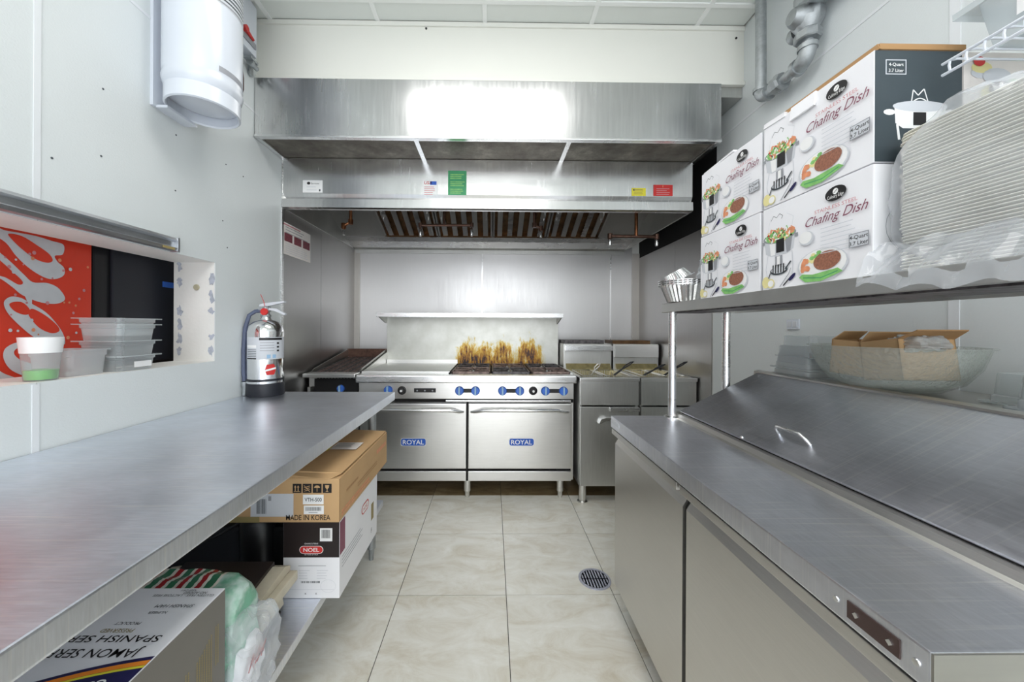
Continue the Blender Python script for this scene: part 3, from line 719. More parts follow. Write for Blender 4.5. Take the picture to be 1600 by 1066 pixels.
# knobs on the control panel
zK = .782
def pk(px): return atY(px, 615, YF - .002).x
for a, b in ((718, 743), (785, 812), (852, 880)):
    M().box(pk(a), pk(b), YF - .006, YF - .001, zK - .014, zK + .014).build('knob_plate', 'ink', rg_)
    for q in (a, b): knob(rg_, (pk(q), YF - .005, zK), .031)
for q in (628, 833):
    o = M().lathe([(.031, 0), (.029, .006), (.022, .008), (.02, .024), (.017, .026)], (pk(q), YF - .002, zK), 20, rot=RX).build('thermostat_dial', 'ink', rg_)
    M().lathe([(.009, .024), (.008, .030)], (pk(q), YF - .002, zK), 14, rot=RX).build('dial_cap', 'white', o)
M().box(pk(647), pk(681), YF - .007, YF - .001, zK - .014, zK + .016, bv=.006).build('switch_plate', 'ink', rg_)
for q in (652, 664, 676): M().lathe([(.006, 0), (.005, .004)], (pk(q), YF - .007, zK), 10, rot=RX).build('switch', 'grey', rg_)
q = knob(rg_, (pk(607), YF - .005, zK + .004), .03)
# oven doors
for x0, x1, bx in ((-.93, -.182, 646), (-.168, .572, 815)):
    d = M().box(x0, x1, YF - .012, YF + .03, .225, .69, bv=.006).build('oven_door', 'steelR', rg_)
    M().box(x0, x1, YF - .005, YF + .03, .135, .205, bv=.004).build('kick_panel', 'steelR', rg_)
    M().box(x0, x1, YF + .01, YF + .03, .2, .228).build('door_gap', 'gap', rg_)
    zh = .64
    M().tube([(x0 + .02, YF - .014, zh - .008), (x0 + .05, YF - .03, zh - .004), (x0 + .11, YF - .052, zh + .01), (x1 - .11, YF - .052, zh + .01), (x1 - .05, YF - .03, zh - .004), (x1 - .02, YF - .014, zh - .008)], [.008, .012, .012, .012, .012, .008], 12).build('door_handle', 'steelB', d)
    c = atY(bx, 691, YF - .013); fr = Fr((c.x, YF - .0125, c.z), (1, 0, 0), (0, 0, 1))
    mb = M(); w2, h2 = .090, .028
    def rr(k, m_, hh):
        pts = []
        for (sx_, sy_, a0) in ((1, 1, 0), (-1, 1, 90), (-1, -1, 180), (1, -1, 270)):
            for j in range(5): q_ = R(a0 + j * 22.5); pts.append((sx_ * (w2 * k - .014) + .014 * cos(q_), sy_ * (h2 - (1 - k) * w2 - .014) + .014 * sin(q_)))
        poly(mb, fr, pts, hh, m_)
    rr(1, 'white', .001); rr(.965, 'royal', .002)
    text(mb, fr, 'ROYAL', 0, -.016, .046, .003, 'white', 'c', off=.012, wid=.15)
    mb.build('maker_badge', 'royal', d)
M().box(-.181, -.169, YF - .002, YF + .03, .135, .7).build('centre_gap', 'gap', rg_)
for x in (-.90, -.175, .50):
    for y in (2.64, 3.25): M().lathe([(.012, 0), (.016, .01), (.017, .04), (.026, .05), (.027, .13)], (x, y, 0), 14).build('leg', 'steelR', rg_)

# ------------------------------------------------------------------ fryers
YFF = 2.52
def fryer(x0, x1, label, first):
    t = thing('deep_fryer', ((x0 + x1) / 2, 2.9, 0), label, 'fryer')
    M().box(x0 + .003, x0 + .02, YFF + .02, 3.12, .13, .86).box(x1 - .02, x1 - .003, YFF + .02, 3.12, .13, .86).box(x0, x1, 3.1, 3.12, .13, .86).box(x0, x1, YFF + .02, 3.1, .13, .15).build('body', 'steelF', t)
    M().box(x0 + .004, x1 - .004, YFF, YFF + .03, .695, .862, bv=.004).build('upper_front', 'steelF', t)
    M().box(x0 - .0, x1, YFF - .008, YFF + .05, .862, .888, bv=.004).box(x0, x0 + .03, YFF, 3.1, .862, .888, bv=.003).box(x1 - .03, x1, YFF, 3.1, .862, .888, bv=.003).build('top_rim', 'steelR', t)
    d = M().box(x0 + .004, x1 - .004, YFF, YFF + .025, .13, .685, bv=.004).build('door', 'steelF', t)
    M().box(x0 + (x1 - x0) * .5, x1 - .004, YFF - .018, YFF + .004, .655, .683, bv=.004).build('door_lip', 'steelB', t)
    xa = x0 + .13
    M().prism([(xa, .575), (xa + .015, .605), (xa + .05, .615), (xa + .16, .615), (xa + .19, .60), (xa + .2, .575), (xa + .18, .582), (xa + .15, .597), (xa + .05, .597), (xa + .02, .58)], YFF - .03, YFF + .002, 'y').build('door_handle', 'chrome', d)
    M().box(x0 + .03, x1 - .03, YFF + .04, 3.09, .80, .815).build('oil_tank', 'oil', t)
    M().prism([(3.02, .82), (3.06, .89), (3.10, .93), (3.12, .93), (3.12, .82)], x0 + .02, x1 - .02, 'x').build('tank_slope', 'oil', t)
    M().box(x0 + .002, x1 - .006, 3.10, 3.40, .86, 1.098, bv=.004).build('flue_box', 'steelF', t)
    if first: M().box(x0 + .01, x1 - .004, 3.065, 3.105, 1.04, 1.085, bv=.003).build('basket_hanger', 'steelB', t)
    else: M().box(x0 + .008, x1 - .012, 3.08, 3.102, .985, 1.088, bv=.003).build('basket_hanger', 'steelR', t)
    M().box(x0 + .008, x1 - .06, 3.14, 3.36, 1.098, 1.128).build('flue_cap', 'iron' if first else 'grease', t)
    for x in (x0 + .035, x1 - .035):
        for y in (YFF + .05, 3.02):
            M().lathe([(.036, 0), (.036, .008), (.024, .012), (.026, .06), (.026, .13)], (x, y, 0), 16).build('leg', 'steelR', t)
    return t
fryer(.612, 1.032, 'stainless deep fryer beside the range with dark flue strip', True)
fryer(1.04, 1.437, 'stainless deep fryer in the right corner with rusty flue strip', False)
def basket(x0, x1, y0, y1, label, hm, hx, lift):
    t = thing('fry_basket', ((x0 + x1) / 2, (y0 + y1) / 2, .83), label, 'basket')
    mb = M(); z0, z1 = .822, .893; n = 9
    for k in range(n + 1):
        a = x0 + (x1 - x0) * k / n; mb.tube([(a, y0, z1), (a, y0 + .01, z0), (a, y1 - .01, z0), (a, y1, z1)], .0015, 5)
    for k in range(14):
        b = y0 + (y1 - y0) * k / 13; mb.tube([(x0, b, z1), (x0 + .008, b, z0), (x1 - .008, b, z0), (x1, b, z1)], .0015, 5)
    tag(mb.build('wire_mesh', 'steelR', t), None, None, None, 'stuff')
    M().tube([(x0, y0, z1), (x1, y0, z1), (x1, y1, z1), (x0, y1, z1)], .0035, 6, closed=True).build('rim', 'steelR', t)
    a = V((hx, y0 + .02, z1)); b = a + V(lift) * .45; c = a + V(lift); sd = V((.018, 0, .004))
    M().tube([a, b], .007 if hm != 'steelR' else .004, 8).tube([b, b + (c - b) * .5 + sd, c + sd * .6, c - sd * .6, b + (c - b) * .5 - sd, b], .0045, 8).build('handle', hm, t)
basket(.655, .80, 2.6, 2.95, 'left wire fry basket with a bare metal handle in the near fryer', 'steelR', .72, (.05, -.02, .085))
basket(.825, .995, 2.6, 2.95, 'right wire fry basket with black loop handle in the near fryer', 'rubber', .885, (.12, -.03, .10))
basket(1.085, 1.225, 2.6, 2.95, 'left wire fry basket in the corner fryer', 'rubber', 1.10, (.14, -.02, .08))
basket(1.25, 1.39, 2.6, 2.95, 'right wire fry basket in the corner fryer', 'rubber', 1.25, (.15, -.02, .10))

# ------------------------------------------------------------------ left work table
tb = thing('work_table', (-.95, .8, 0), 'long stainless steel work table along the left wall', 'table')
M().box(XL + .004, -.56, -.8, 2.10, .815, .86, bv=.004).build('table_top', 'steelT', tb)
M().box(XL + .004, -.585, -.75, 1.97, .268, .298, bv=.003).build('undershelf', 'steelT', tb)
for x in (-.635, -1.28):
    for y in (-.7, 1.93): M().lathe([(.011, 0), (.014, .05), (.015, .055), (.021, .062), (.021, .815)], (x, y, 0), 16).build('leg', 'galv', tb)

# fire extinguisher
EX, EY = -1.243, 2.005
t = thing('fire_extinguisher', (EX, EY, .86), 'polished silver fire extinguisher with hose standing on the far end of the left table', 'extinguisher')
M().lathe([(.084, .012), (.088, .03), (.088, .345), (.082, .375), (.06, .40), (.03, .412), (.024, .425)], (EX, EY, .86), 40).build('cylinder', 'chrome', t)
M().lathe([(.088, 0), (.091, .004), (.091, .066), (.089, .07)], (EX, EY, .86), 40).build('base_boot', 'rubber', t)
M().lathe([(.0895, .082), (.0895, .094)], (EX, EY, .86), 40).build('strap', 'rubber', t)
mb = M(); n = 22
def cyl_pt(q, z, r): return (EX + r * cos(q), EY + r * sin(q), .86 + z)
qa, qb = R(-140), R(-10)
qc = math.atan2(-EY, -EX)
def wrap(mb, q0, q1, z0, z1, r, m_, n=14):
    vs = []; 
    for i in range(n + 1):
        q = q0 + (q1 - q0) * i / n; vs += [cyl_pt(q, z0, r), cyl_pt(q, z1, r)]
    mb.add(vs, [(2 * i, 2 * i + 2, 2 * i + 3, 2 * i + 1) for i in range(n)], m_, True)
wrap(mb, qc - 1.25, qc + 1.3, .20, .318, .0885, 'lgrey')
wrap(mb, qc - .35, qc + 1.0, .302, .314, .0888, 'ink'); wrap(mb, qc - 1.2, qc - .5, .202, .208, .0888, 'ink'); wrap(mb, qc - 1.2, qc - .5, .262, .276, .0888, 'white')
for k in range(5): wrap(mb, qc - 1.15, qc - .5, .214 + k * .009, .2165 + k * .009, .0888, 'dgrey')
for k in range(4): wrap(mb, qc - .3, qc + .45, .245 + k * .014, .248 + k * .014, .0888, 'grey')
for k in range(3): wrap(mb, qc + .6, qc + .75, .24 + k * .02, .25 + k * .02, .0888, 'ink')
for k in range(2): wrap(mb, qc + .05 + k * .3, qc + .25 + k * .3, .205, .225, .0888, 'bluel')
mb.build('instruction_label', 'lgrey', t)
mb = M()
for i in range(6):
    pass
pts = [(-.30, .0), (-.2, .028), (.2, .028), (.30, 0), (.2, -.028), (-.2, -.028)]
hx = lambda a: .028 if abs(a) < .2 else .028 * (.30 - abs(a)) / .1
cols = [-.30 + .6 * i / 16 for i in range(17)]
vs = []
for a in cols: vs += [cyl_pt(qc + .25 + a, .145 - hx(a), .0888), cyl_pt(qc + .25 + a, .145 + hx(a), .0888)]
mb.add(vs, [(2 * i, 2 * i + 2, 2 * i + 3, 2 * i + 1) for i in range(16)], 'red')
vs = []
for a in cols: vs += [cyl_pt(qc + .25 + a, .141 + a * .02, .0892), cyl_pt(qc + .25 + a, .151 + a * .02, .0892)]
mb.add(vs, [(2 * i, 2 * i + 2, 2 * i + 3, 2 * i + 1) for i in range(16)], 'white')
mb.build('maker_badge', 'red', t)
zt = .86 + .425
M().lathe([(.024, 0), (.026, .01), (.018, .02), (.018, .055)], (EX, EY, zt), 20).box(EX - .035, EX + .02, EY - .015, EY + .015, zt + .03, zt + .06, bv=.005).build('valve', 'galv', t)
M().prism([(EX - .03, zt + .058), (EX + .02, zt + .062), (EX + .105, zt + .082), (EX + .105, zt + .09), (EX + .0, zt + .078), (EX - .03, zt + .07)], EY - .01, EY + .01, 'y').build('squeeze_lever', 'lgrey', t)
M().prism([(EX + .015, zt + .04), (EX + .05, zt + .035), (EX + .105, zt + .012), (EX + .11, zt + .02), (EX + .06, zt + .048), (EX + .015, zt + .052)], EY - .009, EY + .009, 'y').build('carry_handle', 'lgrey', t)
M().lathe([(.019, 0), (.019, .01)], (EX + .004, EY - .016, zt + .03), 20, rot=RX).build('pressure_gauge', 'red', t)
M().tube([(EX + .002, EY - .012, zt + .055), (EX - .004, EY - .013, zt + .085), (EX - .022, EY - .012, zt + .125)], .0015, 5).build('pull_tag', 'red', t)
hp = [(EX - .02, EY - .005, zt + .035), (EX - .05, EY - .01, zt + .033), (EX - .078, EY - .02, zt + .01), (EX - .093, EY - .03, zt - .06), (EX - .097, EY - .035, zt - .18), (EX - .093, EY - .04, zt - .30), (EX - .088, EY - .04, zt - .345)]
M().tube(hp, .0105, 12).build('hose', 'hose', t)
M().lathe([(.009, 0), (.013, .006), (.013, .05), (.016, .055), (.016, .075)], (EX - .088, EY - .04, .862), 14).build('hose_nozzle', 'galv', t)

# ------------------------------------------------------------------ white suppression tank on the left wall
CXT, CYT, ZT, RT = -1.196, 1.512, 2.118, .132
t = thing('storage_tank', (CXT, CYT, ZT), 'white upright steel tank mounted high on the left wall', 'tank')
M().lathe([(RT - .03, .045), (RT - .016, .055), (RT - .002, .078), (RT + .002, .095), (RT - .002, .11), (RT, .12), (RT, .84)], (CXT, CYT, ZT), 48).build('body', 'tank', t)
M().lathe([(RT - .017, .002), (RT - .012, -.004), (RT - .006, 0), (RT - .006, .058), (RT - .013, .062), (RT - .015, .01), (RT - .017, .002)], (CXT, CYT, ZT), 48).build('foot_ring', 'tank', t)
M().lathe([(0.001, .022), (.08, .026), (.118, .04)], (CXT, CYT, ZT), 40).build('base_dish', 'tank', t)
M().box(XL, XL + .012, 1.44, 1.60, ZT - .012, ZC).build('back_plate', 'tank', t)
M().box(XL + .01, XL + .055, 1.455, 1.60, ZT - .014, ZT - .004).build('support_bracket', 'tank', t)
mb = M(); qt = math.atan2(-CYT, -CXT)
def wrapt(q0, q1, z0, z1, r, m_, n=16):
    vs = []
    for i in range(n + 1):
        q = q0 + (q1 - q0) * i / n
        for z in (z0, z1): vs.append((CXT + r * cos(q), CYT + r * sin(q), ZT + z))
    mb.add(vs, [(2 * i, 2 * i + 2, 2 * i + 3, 2 * i + 1) for i in range(n)], m_, True)
wrapt(qt + .35, qt + 1.35, .125, .147, RT + .0007, 'grey')
wrapt(qt + .0, qt + 1.35, .395, .62, RT + .0006, 'lgrey')
for k in range(13):
    wrapt(qt + .05 + .05 * (k % 3), qt + 1.3, .40 + k * .016, .4065 + k * .016, RT + .001, 'dgrey' if k % 4 else 'grey')
mb.build('data_label', 'lgrey', t)
t = thing('release_box', (-1.30, 1.85, 2.7), 'white suppression release box with red lever behind the white tank', 'control box')
M().box(XL, -1.296, 1.70, 2.0, 2.70, 2.975, bv=.008).build('housing', 'tank', t)
M().box(-1.296, -1.290, 1.72, 1.985, 2.735, 2.765, bv=.002).build('slot_plate', 'grey', t)
a = atX(383, 44, -1.285); b = atX(396, 63, -1.285)
M().tube([a, (a + b) / 2, b], [.013, .009, .007], 10).lathe([(.016, -.012), (.016, .012)], a, 12, rot=RY).build('lever', 'red', t)
M().box(-1.345, -1.335, 2.0, 2.03, 2.62, 2.975).build('side_channel', 'galv', t)
M().box(-1.34, -1.17, 1.78, 1.90, 2.925, 2.937, rot=Matrix.Rotation(R(14), 3, 'X')).build('cover_flap', 'tank', t)
c = atX(394, 100, -1.31); 
M().lathe([(.013, -.04), (.013, .0), (.018, .001), (.018, .02)], c, 14, rot=RX).box(c.x - .02, c.x + .02, c.y - .04, c.y + .02, c.z + .006, c.z + .018).build('fitting', 'galv', t)
p = [atX(*q) for q in ((377, 96, -1.3), (378, 105, -1.3), (380, 122, -1.3), (380, 140, -1.31), (376, 152, -1.33), (370, 158, -1.345))]
M().tube(p, .004, 8).lathe([(.009, -.01), (.009, .015)], p[0], 10).build('copper_line', 'copperd', t)

# ------------------------------------------------------------------ gas pipe with valve, right wall
XP = 1.385
t = thing('gas_pipe', (XP, 1.85, 2.4), 'grey galvanised gas pipe with elbows and a shutoff valve high on the right wall', 'pipe')
a = atX(1194, 0, XP); b = atX(1189, 128, XP); yb_, zb_ = b.y, 2.425
M().tube([(XP, yb_ + .005, ZC), (XP, yb_, zb_ + .03)], .0245, 16).build('vertical_pipe', 'galv', t)
def elbow(c, r, d1, d2, rad=.034):
    c = V(c); d1 = V(d1); d2 = V(d2); pts = []
    for k in range(7):
        q = k / 6 * pi / 2; pts.append(c + d1 * r * (1 - sin(q)) + d2 * r * (1 - cos(q)))
    mb = M().tube(pts, rad, 16)
    mb.tube([c + d1 * r * .85, c + d1 * r * 1.25], rad * 1.16, 16); mb.tube([c + d2 * r * .85, c + d2 * r * 1.25], rad * 1.16, 16)
    return mb
elbow((XP, yb_, zb_), .045, (0, 0, 1), (0, -1, 0), .031).build('elbow', 'galv', t)
yv = atX(1262, 60, XP).y
M().tube([(XP, yb_ - .04, zb_), (XP, yv + .04, zb_)], .022, 14).build('horizontal_pipe', 'galv', t)
ym = (yb_ * .58 + yv * .42)
M().lathe([(.034, -.03), (.040, -.025), (.040, .0), (.043, .004), (.043, .02), (.036, .03)], (XP, ym, zb_), 8, smooth=False, rot=RX).build('union_nut', 'galv', t)
elbow((XP, yv, zb_), .05, (0, 0, 1), (0, 1, 0), .032).build('elbow', 'galv', t)
zv = 2.61
M().tube([(XP, yv, zb_ + .04), (XP, yv, ZC)], .023, 14).build('upper_pipe', 'galv', t)
M().lathe([(.045, -.105), (.05, -.10), (.05, -.07), (.04, -.06), (.058, -.03), (.062, 0), (.058, .03), (.04, .06), (.05, .075), (.05, .10), (.045, .105)], (XP, yv, zv), 8, smooth=False).lathe([(.05, 0), (.055, .02), (.04, .06), (.03, .075)], (XP, yv, zv), 20, rot=Matrix.Rotation(R(-90), 3, 'Y')).build('valve_body', 'galv', t)
M().lathe([(.034, 0), (.036, .02), (.028, .035)], (XP, yv + .05, zv - .03), 12, rot=Matrix.Rotation(R(-90), 3, 'X')).build('drain_plug', 'galv', t)
rm = Matrix.Rotation(R(0), 3, 'X')
vb = M().box(XP - .055, XP + .03, yv - .19, yv - .055, zv + .015, zv + .22, bv=.004).build('actuator_box', 'galv', t)
for k in range(3): M().lathe([(.017, 0), (.015, .003)], (XP - .012, yv - .085 - k * .042, zv + .012), 16).build('knockout', 'galv', vb)
# outlet plate
p = atX(1240, 507, XR - .002)
t = thing('wall_outlet', p, 'white electrical outlet on the right wall below the overshelf', 'outlet')
M().box(XR - .008, XR, p.y - .035, p.y + .035, p.z - .024, p.z + .024, bv=.003).build('cover_plate', 'tank', t)
for k in (-1, 1): M().box(XR - .011, XR - .007, p.y + k * .016 - .011, p.y + k * .016 + .011, p.z - .013, p.z + .013, bv=.003).build('socket', 'lgrey', t)

# ------------------------------------------------------------------ refrigerated prep table on the right
PX, PY0, PY1 = .5115, .415, 1.55
pt = thing('prep_table', (1.0, .98, 0), 'refrigerated stainless prep table with two doors and sloping lid on the right', 'prep table')
M().box(.56, 1.43, PY0 + .01, PY1 - .005, .135, .81).build('cabinet_body', 'steelP', pt)
M().box(.60, 1.40, PY0 + .04, PY1 - .05, 0, .135).build('floor_shade_base', 'grease', pt)  # added brown base, stands in for the dirty floor in shadow
M().box(PX, 1.43, PY0, PY1, .812, .86, bv=.003).build('worktop', 'steelPT', pt)
M().box(PX + .001, 1.43, PY0 - .0025, PY0 + .0005, .8125, .8585).build('darkened_end_cover', 'endsteel', pt)  # added darker cover, tones down the fill light mirrored on this end
M().box(PX + .012, .57, PY0 + .01, PY1 - .005, .804, .813).build('dark_gap_strip', 'gap', pt)  # dark strip filling the gap between worktop and door rails
for a, b in ((PY0 + .004, .988), (1.004, PY1)):
    M().box(PX + .004, PX + .03, a, b, .784, .806, bv=.002).build('door_rail', 'steelP', pt)
for a, b in ((PY0 + .008, .978), (.997, PY1 - .004)):
    M().prism([(.53, .145), (.53, .742), (.556, .784), (.562, .784), (.562, .145)], a, b, 'y').build('door', 'steelP', pt)
M().box(.545, .562, .978, .997, .145, .80).build('door_gap', 'blackm', pt)
M().box(PX - .0015, PX + .002, .446, .513, .823, .847).build('control_plate', 'plate', pt)
for y in (.457, .5): M().box(PX - .003, PX, y - .003, y + .003, .832, .838, rot=Matrix.Rotation(R(45), 3, 'X')).build('plate_screw', 'steelB', pt)
for y in (.530, .4285): M().lathe([(.0045, 0), (.004, .002)], (PX, y, .836), 12, rot=Matrix.Rotation(R(-90), 3, 'Y')).build('screw', 'steelB', pt)
M().box(PX - .001, PX + .001, 1.45, 1.54, .832, .85).build('sticker', 'lgrey', pt)
# raised rail and lid
M().prism([(.765, .858), (.772, .866), (.776, .880), (.80, .884), (.80, .858)], PY0, 1.505, 'y').build('pan_rail', 'steelP', pt)
M().prism([(.79, .884), (1.10, 1.02), (1.10, .86), (.79, .86)], PY0, 1.495, 'y').build('pan_housing', 'gap', pt)
LA, LB = V((.784, 0, .892)), V((1.117, 0, 1.056))
ld = (LB - LA).normalized(); ln = V((-ld.z, 0, ld.x))
def lp(t_, d): q = LA + ld * t_ + ln * d; return (q.x, q.z)
LL = (LB - LA).length
lid = M().prism([lp(0, 0), lp(LL, 0), lp(LL, -.012), lp(.012, -.012), lp(.004, -.012), lp(-.001, -.004)], PY0 + .005, 1.5, 'y').build('lid', 'steelPT', pt)
mb = M(); e = .075
ya, yb2 = 1.065, .958
def l3(t_, d, y): q = lp(t_, d); return (q[0], y, q[1])
M().tube([l3(e, 0, ya), l3(e - .003, .018, ya - .003), l3(e - .004, .03, ya - .015), l3(e - .004, .03, yb2 + .015), l3(e - .003, .018, yb2 + .003), l3(e, 0, yb2)], .0048, 10).build('lid_handle', 'steelB', lid)
M().lathe([(.006, -.002), (.005, .003)], l3(.004, 0, 1.13), 10).build('lid_rivet', 'steelB', lid)
M().box(1.115, 1.435, PY0, 1.52, .95, 1.05, bv=.003).build('back_ledge', 'steelP', pt)
M().prism([(1.108, 1.04), (1.128, 1.04), (1.128, 1.062), (1.108, 1.058)], PY0, 1.52, 'y').build('hinge_strip', 'steelP', pt)
# overshelf on posts
os_ = thing('overshelf', (.9, 1.0, .86), 'stainless overshelf on round posts above the prep table', 'shelf')
M().box(.747, 1.06, .36, 1.565, 1.327, 1.340).box(.735, .7465, .36, 1.5652, 1.303, 1.3402, bv=.002).box(.747, 1.05, 1.555, 1.5648, 1.303, 1.3265).box(1.05, 1.06, .36, 1.555, 1.303, 1.33).build('shelf_plate', 'steelF', os_)
M().box(.76, .90, .37, 1.55, 1.300, 1.327).build('stiffener', 'iron', os_)
for x, y in ((.757, 1.512), (1.0, 1.535)):
    M().lathe([(.0155, 0), (.0155, .44)], (x, y, .865), 16).build('post', 'steelB', os_)
    M().lathe([(.032, 0), (.032, .006), (.02, .01)], (x, y, .86), 16).build('post_flange', 'steelB', os_)

# ------------------------------------------------------------------ chafing dish boxes
BL, BH, BD = .293, .224, .178
def art(mb, fr, w_, h_, e0=.0004):
    A = lambda a: a * w_; B = lambda b: b * h_; st = [e0]
    def h(): st[0] += .00004; return st[0]
    rg = random.Random(11)
    # knob and lid outline
    stroke(mb, fr, [(A(.10), B(.83)), (A(.13), B(.88)), (A(.165), B(.85)), (A(.20), B(.885)), (A(.235), B(.85)), (A(.22), B(.82))], .0012, h(), 'dgrey')
    for a in (.06, .33): stroke(mb, fr, [(A(a), B(.66)), (A(a + .02), B(.80)), (A(a + .04 if a < .1 else a - .05), B(.86))], .0007, h(), 'lgrey')
    # pot
    poly(mb, fr, [(A(.02), B(.60)), (A(.37), B(.60)), (A(.35), B(.44)), (A(.29), B(.40)), (A(.10), B(.40)), (A(.04), B(.44))], h(), 'lgrey')
    poly(mb, fr, [(A(.08), B(.58)), (A(.15), B(.58)), (A(.15), B(.41)), (A(.10), B(.41))], h(), 'white')
    poly(mb, fr, [(A(.26), B(.58)), (A(.34), B(.58)), (A(.32), B(.42)), (A(.28), B(.41))], h(), 'grey')
    ell(mb, fr, A(.195), B(.62), A(.185), B(.075), h(), 'grey'); ell(mb, fr, A(.195), B(.625), A(.17), B(.066), h(), 'lime')
    for k in range(150):
        q = rg.uniform(0, 2 * pi); r_ = math.sqrt(rg.random()); a = .195 + .165 * r_ * cos(q); b = .64 + .075 * r_ * sin(q)
        s_ = rg.uniform(.003, .0075); c_ = rg.choice(('lime', 'orange', 'white', 'green', 'red', 'white', 'lime', 'lemon', 'ink', 'orange'))
        if c_ in ('ink', 'green', 'red'): s_ *= .6
        ell(mb, fr, A(a), B(b), s_, s_ * .55, st[0] + .00002 + k * .000003, c_, 6, rg.uniform(0, 3))
    st[0] += .0005
    rect(mb, fr, A(.165), B(.43), A(.255), B(.585), h(), 'ink')
    rect(mb, fr, A(.0), B(.56), A(.03), B(.60), h(), 'grey'); rect(mb, fr, A(.365), B(.56), A(.40), B(.60), h(), 'grey')
    # legs, burner
    for a, b in ((.07, .045), (.34, .35)): stroke(mb, fr, [(A(a), B(.42)), (A(b), B(.25)), (A(a), B(.12))], .0016, h(), 'lgrey')
    rect(mb, fr, A(.155), B(.28), A(.235), B(.39), h(), 'grey'); rect(mb, fr, A(.175), B(.29), A(.21), B(.385), h(), 'white')
    ell(mb, fr, A(.195), B(.215), A(.10), B(.05), h(), 'dgrey'); ell(mb, fr, A(.195), B(.225), A(.085), B(.04), h(), 'lgrey')
    for k in range(5): rect(mb, fr, A(.125 + k * .03), B(.19), A(.138 + k * .03), B(.29), h(), 'ink')
    stroke(mb, fr, [(A(.27), B(.22)), (A(.33), B(.30))], .004, h(), 'dgrey'); stroke(mb, fr, [(A(.10), B(.20)), (A(.07), B(.12))], .003, h(), 'ink')
    # lemons, cutlery
    ell(mb, fr, A(.045), B(.095), A(.045), B(.07), h(), 'lemon'); ell(mb, fr, A(.105), B(.075), A(.045), B(.055), h(), 'lemon'); ell(mb, fr, A(.105), B(.075), A(.034), B(.04), h(), 'white')
    stroke(mb, fr, [(A(.21), B(.02)), (A(.31), B(.16)), (A(.33), B(.22))], .002, h(), 'grey'); stroke(mb, fr, [(A(.25), B(.03)), (A(.34), B(.13))], .0035, h(), 'ink')
    ell(mb, fr, A(.345), B(.115), A(.045), B(.022), h(), 'navy', 12, .7)
    # plate of food
    ell(mb, fr, A(.62), B(.19), A(.22), B(.17), h(), 'lgrey'); ell(mb, fr, A(.62), B(.20), A(.205), B(.155), h(), 'white')
    for k in range(14): ell(mb, fr, A(.55 + rg.uniform(-.05, .07)), B(.27 + rg.uniform(-.03, .06)), .007, .005, h(), rg.choice(('lemon', 'lemon', 'lime')), 6)
    for k in range(12): ell(mb, fr, A(.49 + rg.uniform(-.04, .03)), B(.20 + rg.uniform(-.05, .06)), .006, .007, h(), 'orange', 6)
    poly(mb, fr, [(A(.42), B(.09)), (A(.48), B(.03)), (A(.62), B(.02)), (A(.80), B(.09)), (A(.76), B(.13)), (A(.55), B(.10)), (A(.45), B(.12))], h(), 'lime')
    stroke(mb, fr, [(A(.46), B(.08)), (A(.62), B(.055)), (A(.76), B(.10))], .002, h(), 'green')
    ell(mb, fr, A(.67), B(.225), A(.115), B(.095), h(), 'brown', 24, .1)
    ell(mb, fr, A(.49), B(.50), A(.07), B(.075), h(), 'lgrey', 18); ell(mb, fr, A(.48), B(.51), A(.06), B(.065), h(), 'white', 18)
    # logo + writing
    ell(mb, fr, A(.74), B(.865), A(.085), B(.072), h(), 'ink'); ell(mb, fr, A(.74), B(.885), A(.022), B(.03), h(), 'white', 12)
    stroke(mb, fr, [(A(.725), B(.87)), (A(.755), B(.90))], .0012, h(), 'ink')
    text(mb, fr, 'Culinary Edge', A(.74), B(.825), .0105, h(), 'white', 'c', wid=A(.13))
    text(mb, fr, 'STAINLESS STEEL', A(.735), B(.725), .0115, h(), 'rose', 'c', wid=A(.34))
    text(mb, fr, 'Chafing Dish', A(.73), B(.615), .030, h(), 'maroon', 'c', shear=.45, wid=A(.50))
    lines(mb, fr, A(.62), B(.55), A(.33), 7, B(.042), .0016, h(), 'lgrey', random.Random(4))
    rect(mb, fr, A(.845), B(.29), A(.985), B(.42), h(), 'grey'); rect(mb, fr, A(.852), B(.298), A(.978), B(.412), h(), 'lgrey')
    text(mb, fr, '4-Quart', A(.915), B(.365), .0115, h(), 'ink', 'c', off=.01); text(mb, fr, '3.7 Liter', A(.915), B(.308), .0115, h(), 'ink', 'c', off=.01)
def chafing(y0, z0, label):
    """box whose long printed face looks at the aisle; y0 = its near end"""
    t = thing('chafing_dish_box', (.757, y0, z0), label, 'box', 'boxed chafing dishes on the overshelf')
    M().box(.757, .757 + BD, y0, y0 + BL, z0, z0 + BH, bv=.0015).build('carton', 'cardw', t)
    mb = M(); art(mb, Fr((.757, y0 + BL, z0), (0, -1, 0), (0, 0, 1)), BL, BH); mb.build('front_print', 'ink', t)
    return t
Z1, Z2 = 1.341, 1.569
b1 = chafing(.712, Z1, 'white chafing dish box, near end of the lower row on the overshelf')
b2 = copy_tree(b1); b2.location = (.758, 1.017, Z1); tag(b2, 'white chafing dish box, far end of the lower row beside the foil pans', 'box', 'boxed chafing dishes on the overshelf')
b3 = copy_tree(b1); b3.location = (.760, .714, Z2); tag(b3, 'open white chafing dish box with black end panel on the upper row', 'box', 'boxed chafing dishes on the overshelf')
b4 = copy_tree(b1); b4.location = (.762, 1.019, Z2); tag(b4, 'white chafing dish box, far end of the upper row', 'box', 'boxed chafing dishes on the overshelf')
# lower near box: plain end with a faint outline
fr = Fr((.757, .712, Z1), (1, 0, 0), (0, 0, 1)); mb = M()
pts = [(.10 + .075 * cos(q), .10 + .06 * sin(q)) for q in [i * pi / 12 for i in range(25)]]; stroke(mb, fr, pts, .001, .0005, 'grey')
lines(mb, fr, .04, .19, .1, 3, .01, .001, .0005, 'lgrey'); mb.build('end_print', 'grey', b1)
